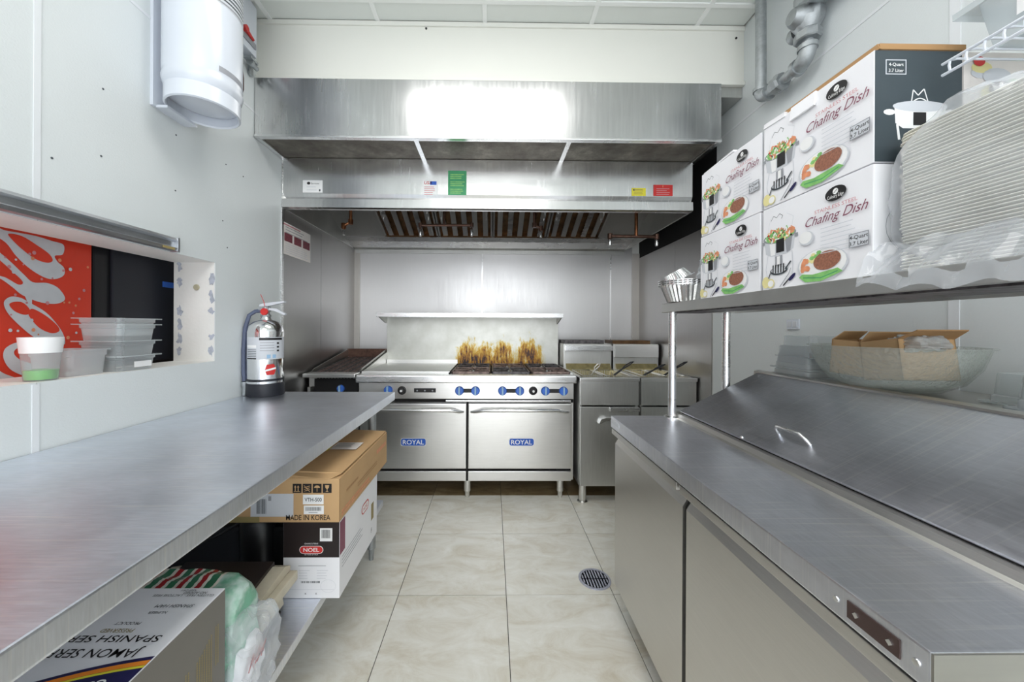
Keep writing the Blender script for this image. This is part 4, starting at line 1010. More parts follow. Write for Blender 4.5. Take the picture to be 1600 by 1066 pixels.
# upper near box: black end with the dish drawn in white
xo, yo = .760, .714
fr = Fr((xo, yo, Z2), (1, 0, 0), (0, 0, 1)); mb = M(); rect(mb, fr, .001, .001, BD - .001, BH - .001, .0006, 'boxblack')
rect(mb, fr, .022, .175, .064, .205, .0008, 'lgrey'); rect(mb, fr, .024, .177, .062, .203, .001, 'boxblack'); text(mb, fr, '4-Quart', .043, .192, .009, .0012, 'white', 'c', off=.01); text(mb, fr, '3.7 Liter', .043, .180, .009, .0012, 'white', 'c', off=.01)
cxp, e = .092, .0009
stroke(mb, fr, [(cxp - .018, .118), (cxp - .014, .145), (cxp - .004, .134), (cxp + .008, .147), (cxp + .017, .118)], .0022, e, 'white')
stroke(mb, fr, [(cxp - .018 + .003 * k, .118 + .010 * sin(k / 12 * pi)) for k in range(13)], .0022, e, 'white')
ell(mb, fr, cxp, .112, .056, .011, e + .0002, 'lgrey'); poly(mb, fr, [(cxp - .052, .110), (cxp + .052, .110), (cxp + .05, .078), (cxp + .035, .068), (cxp - .035, .068), (cxp - .05, .078)], e + .0001, 'white')
rect(mb, fr, cxp - .014, .074, cxp + .012, .100, e + .0004, 'ink')
for k in (-1, 1): ell(mb, fr, cxp + k * .062, .100, .012, .006, e, 'white', 12); stroke(mb, fr, [(cxp + k * .046, .076), (cxp + k * .042, .045)], .005, e, 'white')
rect(mb, fr, cxp - .016, .045, cxp + .0, .064, e + .0003, 'lgrey')
mb.build('end_print', 'boxblack', b3)
# open flaps of the upper near box
q = M().prism([(yo - .004, Z2 + BH), (yo + .29, Z2 + BH), (yo + .28, Z2 + BH + .014), (yo, Z2 + BH + .012)], xo + .006, xo + .010, 'x').build('open_flap', 'cardd', b3)
M().box(xo + .008, xo + BD + .004, yo - .003, yo + .002, Z2 + BH, Z2 + BH + .011).build('open_flap', 'cardd', b3)
M().box(xo - .004, xo + .001, yo + .13, yo + .20, Z2 + BH - .03, Z2 + BH + .004, rot=Matrix.Rotation(R(8), 3, 'Y')).build('torn_flap', 'cardw', b3)
M().box(xo - .002, xo + .012, yo + .22, yo + .292, Z2 + BH - .002, Z2 + BH + .010, rot=Matrix.Rotation(R(4), 3, 'X')).build('torn_flap', 'cardw', b3)
M().box(.762, .80, 1.14, 1.30, Z2 + BH, Z2 + BH + .006, rot=Matrix.Rotation(R(-3), 3, 'X')).build('torn_flap', 'cardw', b4)
# boxes turned sideways behind them
def side_box(z0, label):
    x0, y0 = .944, .716
    t = thing('chafing_dish_box', (x0, y0, z0), label, 'box', 'boxed chafing dishes against the wall side')
    M().box(x0, x0 + .30, y0, y0 + .18, z0, z0 + BH, bv=.0015).build('carton', 'card' if 0 else 'paper', t)
    fr = Fr((x0, y0, z0), (1, 0, 0), (0, 0, 1)); mb = M(); h = .0005
    for k in range(26):
        a, b = random.uniform(.03, .28), random.uniform(.06, .2); ell(mb, fr, a, b, random.uniform(.012, .03), random.uniform(.01, .02), h + k * .00003, random.choice(('gold', 'lemon', 'lgrey', 'brown', 'lemon', 'lime')), 12)
    ell(mb, fr, .03, .205, .012, .010, h + .001, 'red', 12)
    ell(mb, fr, .075, .150, .026, .016, h + .0012, 'ink'); text(mb, fr, 'Culinary Edge', .075, .142, .009, h + .0014, 'white', 'c', wid=.042); ell(mb, fr, .075, .157, .006, .006, h + .0014, 'white', 10)
    rect(mb, fr, .02, .112, .15, .130, h + .0012, 'paper'); text(mb, fr, 'STAINLESS STEEL', .04, .116, .012, h + .0014, 'red', 'l')
    mb.build('front_print', 'ink', t)
side_box(Z1, 'beige photo-printed box turned sideways at the bottom behind the bagged foam trays')
side_box(Z2, 'beige photo-printed box turned sideways beside the black end panel')

# ------------------------------------------------------------------ bag of foam trays
TX0, TX1, TY0, TY1 = .775, 1.03, .43, .693
def tray():
    mb = M(); x, y = (TX1 - TX0) / 2, (TY1 - TY0) / 2
    def ring(k, z, rc):
        pts = []
        for sx_, sy_, a0 in ((1, 1, 0), (-1, 1, 90), (-1, -1, 180), (1, -1, 270)):
            for j in range(4): q = R(a0 + j * 30); pts.append((sx_ * (x * k - rc) + rc * cos(q), sy_ * (y * k - rc) + rc * sin(q), z))
        return pts
    rings = [ring(.90, .0, .02), ring(.985, .0032, .022), ring(1, .0035, .024), ring(1, .0048, .024), ring(.97, .005, .022), ring(.88, .0015, .02)]
    n = 16; vs = sum(rings, []); fs = [tuple(range(n))[::-1], tuple(range(5 * n, 6 * n))]
    for i in range(5):
        for j in range(n): fs.append((i * n + j, i * n + (j + 1) % n, (i + 1) * n + (j + 1) % n, (i + 1) * n + j))
    mb.add(vs, fs, None, False); return mb.build('foam_tray', 'foam')
NT = 44; tr = tray()
for k in range(NT):
    o = tr if k == 0 else tr.copy()
    if k: COL.objects.link(o)
    o.location = ((TX0 + TX1) / 2 + random.uniform(-.0022, .0022), (TY0 + TY1) / 2 + random.uniform(-.0022, .0022), 1.346 + k * .00595)
    tag(o, 'bottom foam tray of the tall bagged stack, resting on the overshelf' if k == 0 else 'topmost foam tray of the tall bagged stack on the overshelf' if k == NT - 1 else 'white foam tray nested between others in the bagged stack on the overshelf', 'tray', 'foam trays nested in the clear bag')
def bag(name, c, sx, sy, sz, amp, seed, mat, label, cat, nx=26, fold=9, parent=None):
    mb = M(); vs = []; nu, nv = 56, 30
    for i in range(nv + 1):
        ph = -pi / 2 + pi * i / nv
        for j in range(nu):
            th = 2 * pi * j / nu; d = V((cos(ph) * cos(th), cos(ph) * sin(th), sin(ph)))
            k = 1 / max(abs(d.x), abs(d.y), abs(d.z)); k = k * .8 + .32
            k = min(k, 1.35)
            p = V((d.x * k * sx, d.y * k * sy, d.z * k * sz))
            p.x = max(-sx, min(sx, p.x)); p.y = max(-sy, min(sy, p.y)); p.z = max(-sz, min(sz, p.z))
            q = V((d.x * 3 + seed, d.y * 3, d.z * 3)); nz = noise.noise(q * .9) + .6 * abs(noise.noise(q * 2.3))
            p += d * amp * (nz + .25); vs.append(V(c) + p)
    fs = []
    for i in range(nv):
        for j in range(nu): fs.append((i * nu + j, i * nu + (j + 1) % nu, (i + 1) * nu + (j + 1) % nu, (i + 1) * nu + j))
    mb.add(vs, fs, None, True); o = mb.build(name, mat, parent)
    if label: tag(o, label, cat)
    return o
bag('plastic_bag', ((TX0 + TX1) / 2 - .002, (TY0 + TY1) / 2, 1.346 + .135), .134, .138, .140, .016, 3.1, 'film', 'clear plastic bag wrapped around the stack of foam trays', 'bag')
# loose hem of the bag drooping over the shelf edge
mb = M(); n = 30; vs = []
for i in range(n + 1):
    y = .72 - .34 * i / n
    for j in range(6):
        x = .775 - .05 * (j / 5) ** .8 - .006 * sin(i * 1.1 + j); z = 1.40 - .075 * (j / 5) - .02 * sin(i / n * pi) * j / 5 + .006 * sin(i * .9 + j)
        vs.append((min(x, .732) if z < 1.342 else x, y, z))
fs = [(i * 6 + j, i * 6 + j + 1, (i + 1) * 6 + j + 1, (i + 1) * 6 + j) for i in range(n) for j in range(5)]
mb.add(vs, fs, None, True); mb.build('hem', 'film', bpy.data.objects['plastic_bag'])

# ------------------------------------------------------------------ wire shelf with clear bins
t = thing('wire_shelf', (1.1, .45, 1.72), 'white wire shelf high on the right with clear bins on it', 'shelf')
for z, y in ((1.722, .684), (1.743, .684)): M().tube([(.86, .1, z), (.86, y, z)], .0028, 8).build('front_rail', 'tank', t)
for k in range(22):
    y = .672 - k * .0243; M().tube([(.86, y, 1.722), (.858, y, 1.733), (.86, y, 1.743), (.875, y, 1.746), (1.44, y, 1.746)], .0021, 6).build('wire', 'tank', t)
for x in (1.15, 1.43): M().tube([(x, .1, 1.742), (x, .684, 1.742)], .0028, 8).build('cross_rail', 'tank', t)
M().tube([(.9, .35, 1.735), (XR - .002, .35, 1.52)], .005, 8).build('wall_brace', 'tank', t)
def bin_(x0, x1, y0, y1, z0, z1, label):
    t = thing('food_bin', ((x0 + x1) / 2, (y0 + y1) / 2, z0), label, 'container')
    mb = M(); k = .012
    lo = [(x0 + k, y0 + k), (x1 - k, y0 + k), (x1 - k, y1 - k), (x0 + k, y1 - k)]; hi = [(x0, y0), (x1, y0), (x1, y1), (x0, y1)]; ou = [(x0 - .022, y0 - .022), (x1 + .022, y0 - .022), (x1 + .022, y1 + .022), (x0 - .022, y1 + .022)]
    vs = [(a, b, z0) for a, b in lo] + [(a, b, z1) for a, b in hi] + [(a, b, z1) for a, b in ou] + [(a, b, z1 - .012) for a, b in ou]
    fs = [(3, 2, 1, 0)]
    for r_ in range(3):
        for j in range(4): fs.append((r_ * 4 + j, r_ * 4 + (j + 1) % 4, r_ * 4 + 4 + (j + 1) % 4, r_ * 4 + 4 + j))
    mb.add(vs, fs); mb.build('tub', 'bin', t)
    fr = Fr((x0, y1, z0), (0, -1, 0), (0, 0, 1)); q = M(); rect(q, fr, .05, .03, y1 - y0 - .05, z1 - z0 - .03, .002, 'white'); q.build('paper_label', 'white', t)
bin_(.905, 1.33, .24, .665, 1.7495, 1.84, 'large translucent storage bin on the white wire shelf')
# ------------------------------------------------------------------ foil pans at the end of the shelf
def foil_pan(c, r, h_, label, rot=None, seg=72, rim=.009):
    c = V(c); vs = []; fs = []
    prof = [(r * .72, 0, 0), (r * .74, .0, 1), (r * .97, h_ * .9, 1), (r, h_, .2), (r + rim, h_ + .001, 0), (r + rim, h_ - .002, 0)]
    for (rr_, z, wv) in prof:
        for j in range(seg):
            q = 2 * pi * j / seg; k = rr_ * (1 + .022 * wv * (1 if j % 2 else -1)); p = V((k * cos(q) * 1.12, k * sin(q) * .92, z))
            if rot is not None: p = rot @ p
            vs.append(c + p)
    n = len(prof)
    for i in range(n - 1):
        for j in range(seg): fs.append((i * seg + j, i * seg + (j + 1) % seg, (i + 1) * seg + (j + 1) % seg, (i + 1) * seg + j))
    fs.append(tuple(range(seg))[::-1])
    o = M().add(vs, fs).build('foil_pan', 'alu')
    return tag(o, label, 'pan', 'foil pans at the end of the overshelf')
fz = 1.342
for k in range(3):
    foil_pan((.795, 1.465, fz + k * .008), .093, .068, ('outermost crimped foil pan, bottom of the nested stack at the far end of the overshelf', 'middle foil pan of the nested stack at the far end of the overshelf', 'innermost foil pan with the highest rim in the nested stack')[k])
foil_pan((.742, 1.475, fz + .122), .05, .04, 'small foil pan lying tipped upside down on the nested foil pans', Matrix.Rotation(R(152), 3, 'Y') @ Matrix.Rotation(R(8), 3, 'X'))
bag('plastic_bag', (.90, 1.42, fz + .125), .05, .06, .04, .018, 9.2, 'film', 'crumpled clear plastic bag around the foil pans', 'bag')

# ------------------------------------------------------------------ things on the back ledge
LZ = 1.052
def lathe_obj(name, prof, c, mat, parent=None, seg=48, sx=1, sy=1): return M().lathe(prof, c, seg, sx=sx, sy=sy).build(name, mat, parent)
bc = V((1.222, 1.10, LZ))
o = M(); prof = [(.0, .004), (.07, .0), (.10, .004), (.14, .03), (.168, .075), (.182, .128), (.190, .130), (.190, .133), (.180, .133), (.164, .075), (.136, .034), (.098, .009), (.0, .009)]
o.lathe(prof, bc, 64, sx=.98, sy=1.08); tag(o.build('serving_bowl', 'bowl'), 'large clear pebbled plastic bowl holding cardboard cartons on the prep table ledge', 'bowl')
def open_carton(x0, y0, wx, wy, z0, hz, tilt, yaw, label, flap=True):
    t = thing('cardboard_carton', (x0, y0, z0), label, 'box')
    rt = RZ(R(yaw)) @ Matrix.Rotation(R(tilt), 3, 'X'); P_ = (x0, y0, z0); th = .003
    mb = M()
    for a in ((-wx / 2, wx / 2, -wy / 2, -wy / 2 + th), (-wx / 2, wx / 2, wy / 2 - th, wy / 2), (-wx / 2, -wx / 2 + th, -wy / 2, wy / 2), (wx / 2 - th, wx / 2, -wy / 2, wy / 2)):
        mb.box(x0 + a[0], x0 + a[1], y0 + a[2], y0 + a[3], z0, z0 + hz, rot=rt, piv=P_)
    mb.box(x0 - wx / 2, x0 + wx / 2, y0 - wy / 2, y0 + wy / 2, z0, z0 + th, rot=rt, piv=P_)
    mb.build('carton', 'card', t)
    f1 = Matrix.Rotation(R(-35), 3, 'X'); 
    mb = M()
    p = V((0, -wy / 2, hz)); vs = [V((-wx / 2, -wy / 2, hz)), V((wx / 2, -wy / 2, hz)), V((wx / 2 - .01, -wy / 2 - .045, hz + .018)), V((-wx / 2 + .01, -wy / 2 - .045, hz + .018))]
    vs += [v - V((0, 0, .003)) for v in vs]; vs = [rt @ v + V(P_) for v in vs]; fs = [(0, 1, 2, 3), (7, 6, 5, 4), (0, 4, 5, 1), (1, 5, 6, 2), (2, 6, 7, 3), (3, 7, 4, 0)]
    mb.add(vs, fs); mb.build('flap', 'cardd', t)
    mb = M(); vs = [V((-wx / 2, wy / 2, hz)), V((wx / 2, wy / 2, hz)), V((wx / 2 - .006, wy / 2 - .03, hz + .03)), V((-wx / 2 + .006, wy / 2 - .03, hz + .03))]
    vs += [v - V((0, 0, .003)) for v in vs]; vs = [rt @ v + V(P_) for v in vs]; mb.add(vs, fs); mb.build('flap', 'card', t)
    return t
open_carton(1.215, 1.175, .11, .115, LZ + .034, .112, 4, 10, 'smaller open brown carton at the far side of the clear bowl')
open_carton(1.222, 1.045, .145, .12, LZ + .034, .118, -8, -6, 'larger open brown carton with raised flap at the near side of the clear bowl')
bag('packing_film', (1.205, 1.01, LZ + .145), .045, .035, .016, .012, 4.4, 'frost', 'crumpled clear packing film poking out of the cartons in the bowl', 'film')
def tub(cx_, cy_, z0, wx, wy, h_, mat, label, inv=False, group=None, name='food_container', rimw=.012, band=None):
    t = thing(name, (cx_, cy_, z0), label, 'container', group)
    mb = M(); rings = []; N = 5
    def rg2(kx, ky, z, rc=.02):
        pts = []
        for sx_, sy_, a0 in ((1, 1, 0), (-1, 1, 90), (-1, -1, 180), (1, -1, 270)):
            for j in range(N): q = R(a0 + j * 90 / (N - 1)); pts.append((cx_ + sx_ * (kx - rc) + rc * cos(q), cy_ + sy_ * (ky - rc) + rc * sin(q), z))
        return pts
    a, b = wx / 2, wy / 2; hs = [(a * .86, b * .86, 0), (a * .88, b * .88, .004), (a * .93, b * .93, h_ * .72), (a * .97, b * .97, h_ * .76), (a * .98, b * .98, h_ - .001), (a + rimw, b + rimw, h_), (a + rimw, b + rimw, h_ - .004), (a * .985, b * .985, h_ - .004)]
    if inv: hs = [(x_, y_, h_ - z_) for x_, y_, z_ in hs]
    for x_, y_, z_ in hs: rings.append(rg2(x_, y_, z0 + z_))
    n = 4 * N; vs = sum(rings, []); fs = [tuple(range(n))[::-1]]
    for i in range(len(hs) - 1):
        for j in range(n): fs.append((i * n + j, i * n + (j + 1) % n, (i + 1) * n + (j + 1) % n, (i + 1) * n + j))
    mb.add(vs, fs, None, True); mb.build('tub', mat, t); return t
G = 'upturned clear pans at the far end of the ledge'
tub(1.235, 1.395, LZ + .001, .17, .17, .088, 'frost', 'upturned clear food pan standing on the ledge left of the clear bowl', True, G)
tub(1.237, 1.392, LZ + .030, .168, .168, .088, 'frost', 'upturned clear food pan nested in the middle left of the clear bowl', True, G)
tub(1.245, 1.385, LZ + .075, .16, .16, .082, 'clear', 'topmost upturned clear food pan left of the clear bowl', True, G)
tub(1.33, .845, LZ + .001, .15, .13, .075, 'clear', 'upturned pale clear food pan right of the bowl by the wall', True)
tub(1.24, .742, LZ + .006, .15, .12, .085, 'frost', 'cloudy food pan at the near end of the ledge', True)
tag(M().box(1.14, 1.33, .64, .81, LZ, LZ + .004, bv=.001).build('lid_plate', 'steelR'), 'thin metal pan lid lying on the near end of the ledge', 'lid')

# ------------------------------------------------------------------ containers on the serving sill
SZ = 1.0655
c = atX(77, 600, -1.385); cy_ = c.y
t = thing('plastic_cup', (-1.392, 1.145, SZ), 'tapered clear cup with white band and green dregs on the serving sill', 'cup')
cpos = (-1.392, 1.135, SZ)
M().lathe([(.032, .0), (.034, .003), (.042, .095), (.0445, .132), (.0455, .132), (.0425, .095), (.035, .0)], cpos, 36).build('cup', 'clearc', t)
M().lathe([(.0418, .085), (.0462, .1325), (.0468, .1325), (.0428, .085), (.0418, .085)], cpos, 36).build('white_band', 'white', t)
M().lathe([(.001, .004), (.0335, .004), (.0365, .032), (.02, .034), (.001, .030)], cpos, 30).build('green_dregs', 'greenliq', t)
tub(-1.452, 1.262, SZ, .145, .135, .088, 'frost', 'cloudy rectangular deli container between the cup and the stacked pans', False, None, 'deli_container', .005)
G = 'clear square pans stacked on the sill'
labs = ['bottom clear square pan of the stack on the serving sill', 'second clear square pan from the bottom of the sill stack', 'third clear square pan from the bottom of the sill stack', 'top clear square pan of the stack on the serving sill']
for k, z in enumerate((0, .052, .112, .132)):
    tt = tub(-1.437, 1.412, SZ + z, .165, .155, (.058, .062, .064, .066)[k], 'clear', labs[k], False, G)
    if k == 0:
        fr = Fr((-1.437 + .078, 1.39, SZ + .012), (0, 1, 0), (0, 0, 1)); q = M(); rect(q, fr, 0, 0, .07, .022, .002, 'white'); q.build('paper_label', 'white', tt)

# ------------------------------------------------------------------ boxes and clutter on the under shelf
UZ = .299
# white and black carton (lower)
t = thing('meat_box', (-.63, 1.25, UZ), 'white and black carton with red oval badge under the brown carton', 'box')
nx0, nx1, ny0, ny1, nz1 = -.715, -.522, 1.255, 1.66, .565
M().box(nx0, nx1, ny0, ny1, UZ, nz1, bv=.002).build('carton', 'cardw', t)
fr = Fr((nx0, ny0, UZ), (1, 0, 0), (0, 0, 1)); W_, H_ = nx1 - nx0, nz1 - UZ; mb = M()
rect(mb, fr, .001, H_ * .53, W_ - .001, H_ - .001, .0006, 'boxdark'); barcode(mb, fr, W_ * .68, H_ * .78, W_ * .16, H_ * .11, .0012); rect(mb, fr, W_ * .65, H_ * .74, W_ * .87, H_ * .91, .0009, 'white')
def pill(cx_, cy_, w2, h2, f_, m_, e):
    pts = []
    for k in range(9): q = -pi / 2 + pi * k / 8; pts.append((cx_ + w2 - h2 + h2 * cos(q), cy_ + h2 * sin(q)))
    for k in range(9): q = pi / 2 + pi * k / 8; pts.append((cx_ - w2 + h2 + h2 * cos(q), cy_ + h2 * sin(q)))
    poly(mb, f_, pts, e, m_)
pill(W_ * .5, H_ * .63, .041, .0135, fr, 'white', .001); pill(W_ * .5, H_ * .63, .039, .0118, fr, 'red', .0013)
text(mb, fr, 'NOEL', W_ * .5, H_ * .63 - .0065, .019, .0016, 'white', 'c', off=.015, wid=.054)
text(mb, fr, 'CHARCUTERIE', W_ * .5, H_ * .70, .0072, .001, 'white', 'c'); text(mb, fr, 'DE TOUS LE TOUR', W_ * .5, H_ * .56, .0055, .001, 'white', 'c')
lines(mb, fr, W_ * .27, H_ * .42, W_ * .5, 1, .01, .0015, .001, 'grey'); lines(mb, fr, W_ * .28, H_ * .36, W_ * .2, 4, .009, .0014, .001, 'lgrey'); lines(mb, fr, W_ * .6, H_ * .36, W_ * .2, 4, .009, .0014, .001, 'lgrey')
barcode(mb, fr, W_ * .32, H_ * .20, W_ * .34, .007, .001, 'dgrey', 20); rect(mb, fr, W_ * .05, H_ * .115, W_ * .9, H_ * .118, .001, 'lgrey')
stroke(mb, fr, [(W_ * .8 + .026 * cos(q * .35), H_ * .16 + .022 * sin(q * .35)) for q in range(19)], .0007, .001, 'lgrey'); text(mb, fr, 'K', W_ * .39, H_ * .05, .009, .001, 'ink'); text(mb, fr, 'K', W_ * .58, H_ * .05, .009, .001, 'ink')
fs_ = Fr((nx1, ny0, UZ), (0, 1, 0), (0, 0, 1)); L_ = ny1 - ny0
for k in range(4): rect(mb, fs_, .02, .13 - k * .012, .2 + .02 * (k % 2), .1325 - k * .012, .0006, 'grey')
pill(L_ * .62, H_ * .72, .042, .02, fs_, 'red', .0006); pill(L_ * .62, H_ * .72, .036, .015, fs_, 'white', .0009); text(mb, fs_, 'NOEL', L_ * .62, H_ * .72 - .007, .02, .0012, 'red', 'c', wid=.05)
rect(mb, fs_, L_ * .8, H_ * .35, L_ * .88, H_ * .62, .0006, 'gold'); rect(mb, fs_, .0, H_ * .55, .045, H_ * .98, .0006, 'maroon'); text(mb, fs_, 'F', L_ * .8, H_ * .15, .03, .0006, 'ink')
mb.build('box_print', 'ink', t)
# brown carton (upper)
t = thing('cardboard_box', (-.72, 1.25, .57), 'brown cardboard box marked MADE IN KOREA resting on the white and black carton', 'box')
kx0, kx1, ky0, ky1, kz0, kz1 = -.93, -.519, 1.243, 1.80, .567, .715
mb = M().box(kx0, kx1, ky0, ky1, kz0, kz1, bv=.002); mb.build('carton', 'card', t)
M().add([(kx0, ky0, kz1 + .002), (kx1 - .03, ky0 - .002, kz1 + .004), (kx1 - .004, ky0 + .03, kz1 + .010), (kx1 - .004, ky1, kz1 + .006), (kx0, ky1, kz1 + .02), (kx0, ky0 + .02, kz1 + .03)] + [(kx0, ky0, kz1 - .001), (kx1 - .03, ky0 - .002, kz1 + .001), (kx1 - .004, ky0 + .03, kz1 + .007), (kx1 - .004, ky1, kz1 + .003), (kx0, ky1, kz1 + .017), (kx0, ky0 + .02, kz1 + .027)],
        [(0, 1, 2, 5), (2, 3, 4, 5), (11, 8, 7, 6), (11, 10, 9, 8)] + [(i, (i + 1) % 6, 6 + (i + 1) % 6, 6 + i) for i in range(6)]).build('lid_flap', 'card', t)
fr = Fr((kx0, ky0, kz0), (1, 0, 0), (0, 0, 1)); W_, H_ = kx1 - kx0, kz1 - kz0; mb = M(); E = .0007
for k in range(4):
    a = W_ - .158 + k * .034; rect(mb, fr, a, H_ - .047, a + .030, H_ - .016, E, 'ink')
    c1 = a + .015; b1_ = H_ - .047
    if k == 0:
        for dx in (-.006, .004): rect(mb, fr, c1 + dx - .0015, b1_ + .007, c1 + dx + .0015, b1_ + .02, E * 2, 'card'); poly(mb, fr, [(c1 + dx - .004, b1_ + .019), (c1 + dx + .004, b1_ + .019), (c1 + dx, b1_ + .026)], E * 2, 'card')
        rect(mb, fr, c1 - .011, b1_ + .004, c1 + .010, b1_ + .006, E * 2, 'card')
    elif k == 1:
        for q in range(3): stroke(mb, fr, [(c1 - .010, b1_ + .006 + q * .006), (c1 + .010, b1_ + .012 + q * .006)], .002, E * 2, 'card')
        stroke(mb, fr, [(c1 - .010, b1_ + .026), (c1 + .010, b1_ + .004)], .002, E * 3, 'card')
    elif k == 2:
        poly(mb, fr, [(c1 + .010 * cos(q * pi / 8), b1_ + .017 + .009 * sin(q * pi / 8)) for q in range(9)], E * 2, 'card'); rect(mb, fr, c1 - .001, b1_ + .004, c1 + .001, b1_ + .018, E * 2, 'card')
    else:
        poly(mb, fr, [(c1 - .007, b1_ + .027), (c1 + .007, b1_ + .027), (c1 + .006, b1_ + .018), (c1 + .001, b1_ + .013), (c1 + .001, b1_ + .007), (c1 + .006, b1_ + .004), (c1 - .006, b1_ + .004), (c1 - .001, b1_ + .007), (c1 - .001, b1_ + .013), (c1 - .006, b1_ + .018)], E * 2, 'card')
a = W_ - .123; rect(mb, fr, a, .062, a + .07, .095, E, 'white'); text(mb, fr, 'VTH-500', a + .035, .072, .018, E * 2, 'dgrey', 'c', off=.01, wid=.058)
rect(mb, fr, a + .003, .028, a + .071, .058, E, 'white'); barcode(mb, fr, a + .009, .040, .055, .013, E * 2, 'dgrey', 22); rect(mb, fr, a + .02, .033, a + .05, .035, E * 2, 'grey')
text(mb, fr, 'MADE IN KOREA', W_ - .030, .008, .026, E, 'ink', 'r', off=.008, wid=.150)
a = W_ - .30; rect(mb, fr, a, .02, a + .145, .098, E, 'lgrey'); barcode(mb, fr, a + .02, .03, .035, .05, E * 2, 'dgrey', 10); rect(mb, fr, a + .06, .074, a + .07, .09, E * 2, 'grey')
rect(mb, fr, 0, .0, W_ - .27, .02, E, 'gold')
fs_ = Fr((kx1, ky0, kz0), (0, 1, 0), (0, 0, 1)); L_ = ky1 - ky0
rect(mb, fs_, 0, 0, .003, H_, E, 'cardd')
for k, (a0, a1, b) in enumerate(((.02, .30, .024), (.02, .30, .012))): 
    q = a0
    while q < a1: rect(mb, fs_, q, b, q + .009, b + .008, E, 'orange'); q += .013
q = .06
while q < .17: rect(mb, fs_, q, .078, q + .006, .086, E, 'cardd'); q += .009
q = .17
while q < .40: rect(mb, fs_, q, .058, q + .006, .063, E, 'cardd'); rect(mb, fs_, q, .048, q + .006, .053, E, 'cardd'); q += .009
q = .40
while q < .53: rect(mb, fs_, q, .092, q + .010, .110, E, 'orange'); q += .014
mb.build('box_print', 'ink', t)
ftp = Fr((kx1 - .17, 1.50, kz1 + .014), (1, 0, 0), (0, 1, 0)); mb = M(); rect(mb, ftp, .02, 0, .13, .09, .001, 'paper'); lines(mb, ftp, .03, .07, .08, 4, .014, .003, .002, 'dgrey'); mb.build('top_label', 'paper', t)
mb = M(); rect(mb, ftp, -.02, -.02, .02, .03, .0012, 'yellow'); mb.build('yellow_tape', 'yellow', t)

# grey carton with ham lettering (front)
t = thing('ham_box', (-.86, .58, UZ), 'large grey carton with upside-down Spanish ham lettering on its pale top', 'box')
jx0, jx1, jy0, jy1, jz1 = -1.12, -.62, .12, .853, .624
M().box(jx0, jx1, jy0, jy1, UZ, jz1, bv=.002).build('carton', 'cardw', t)
mb = M(); fs_ = Fr((jx1, jy0, UZ), (0, 1, 0), (0, 0, 1)); L_, H_ = jy1 - jy0, jz1 - UZ; rect(mb, fs_, .001, .001, L_ - .001, H_ - .002, .0006, 'boxgrey')
for c0, nn_, z0, z1 in ((.702, 2, .172, .256), (.650, 7, .05, .252), (.622, 2, .05, .225), (.603, 2, .05, .20)):
    for k in range(nn_):
        a = c0 + k * .0065; z = z0
        while z < z1 - (.004 * (nn_ - k) if nn_ > 3 else 0): rect(mb, fs_, a, z, a + .003, z + .004, .0012, 'gold'); z += .0052
ft = Fr((jx1, jy1, jz1), (-1, 0, 0), (0, -1, 0)); e = .0008
def ty(Y): return jy1 - Y
def tx(X): return jx1 - X
text(mb, ft, 'JAMON SERRANO', tx(-.655), ty(.692) + .0, .026, e, 'ink', off=.004, wid=.235)
text(mb, ft, 'SPANISH SERRANO HAM', tx(-.645), ty(.722), .022, e, 'ink', off=.004, wid=.34)
text(mb, ft, 'PRESERVED', tx(-.715), ty(.738), .013, e, 'gold', off=.008)
text(mb, ft, 'PRODUCT', tx(-.718), ty(.755), .011, e, 'dgrey')
text(mb, ft, 'SPANISH HAM', tx(-.648), ty(.802), .013, e, 'dgrey', shear=.2); text(mb, ft, 'NUMBER', tx(-.69), ty(.783), .010, e, 'dgrey')
text(mb, ft, 'GLUTEN FREE - LACTOSE FREE', tx(-.628), ty(.832), .010, e, 'dgrey'); text(mb, ft, 'NO ADDED', tx(-.65), ty(.840), .010, e, 'ink'); text(mb, ft, 'KEEP DRY', tx(-.68), ty(.847), .008, e, 'dgrey')
def band(o0, o1, m_, e_):
    top = []; bot = []
    for k in range(15):
        u = k / 14; a = u * .34; base = .176 + .055 * u + .10 * u * u
        top.append((a, base + o0)); bot.append((a, base + o1))
    mb.add([ft.p(*x_, e_) for x_ in top + bot], [(i, i + 1, 15 + i + 1, 15 + i) for i in range(14)], m_)
band(0, .12, 'navy', e); band(.008, .018, 'orangeb', e * 1.5); band(.0185, .0235, 'yellow', e * 1.4)
rot_f = Fr(ft.p(.035, .232, 0), ft.u * cos(.25) + ft.v * sin(.25), ft.v * cos(.25) - ft.u * sin(.25))
rot_f.n = V((0, 0, 1)); text(mb, rot_f, 'Consorcio', 0, -.012, .024, .0022, 'white', off=.015)
mb.build('box_print', 'ink', t)

# beige folding press / slicer lying on the shelf
t = thing('panini_press', (-.80, 1.08, UZ), 'worn beige electric press with black latch lying behind the grey carton', 'appliance')
M().prism([(1.0, UZ + .03), (1.0, UZ + .085), (1.17, UZ + .10), (1.19, UZ + .03)], -1.0, -.675, 'x').build('lower_body', 'beige', t)
M().prism([(.99, UZ + .095), (.985, UZ + .125), (1.01, UZ + .145), (1.17, UZ + .165), (1.20, UZ + .15), (1.2, UZ + .105)], -1.02, -.66, 'x').build('upper_lid', 'beige', t)
M().box(-.98, -.70, 1.02, 1.18, UZ + .15, UZ + .168, rot=Matrix.Rotation(R(6), 3, 'X')).build('dark_plate', 'boxdark', t)
M().tube([(-1.0, .985, UZ + .15), (-.85, .96, UZ + .17), (-.72, .96, UZ + .15), (-.67, .975, UZ + .11)], .016, 10).build('arched_handle', 'beige', t)
M().box(-.70, -.668, .968, .99, UZ + .07, UZ + .135, bv=.008).build('latch', 'black', t)
M().box(-.66, -.635, 1.0, 1.2, UZ + .105, UZ + .135, bv=.005).build('hinge_arm', 'beige', t)
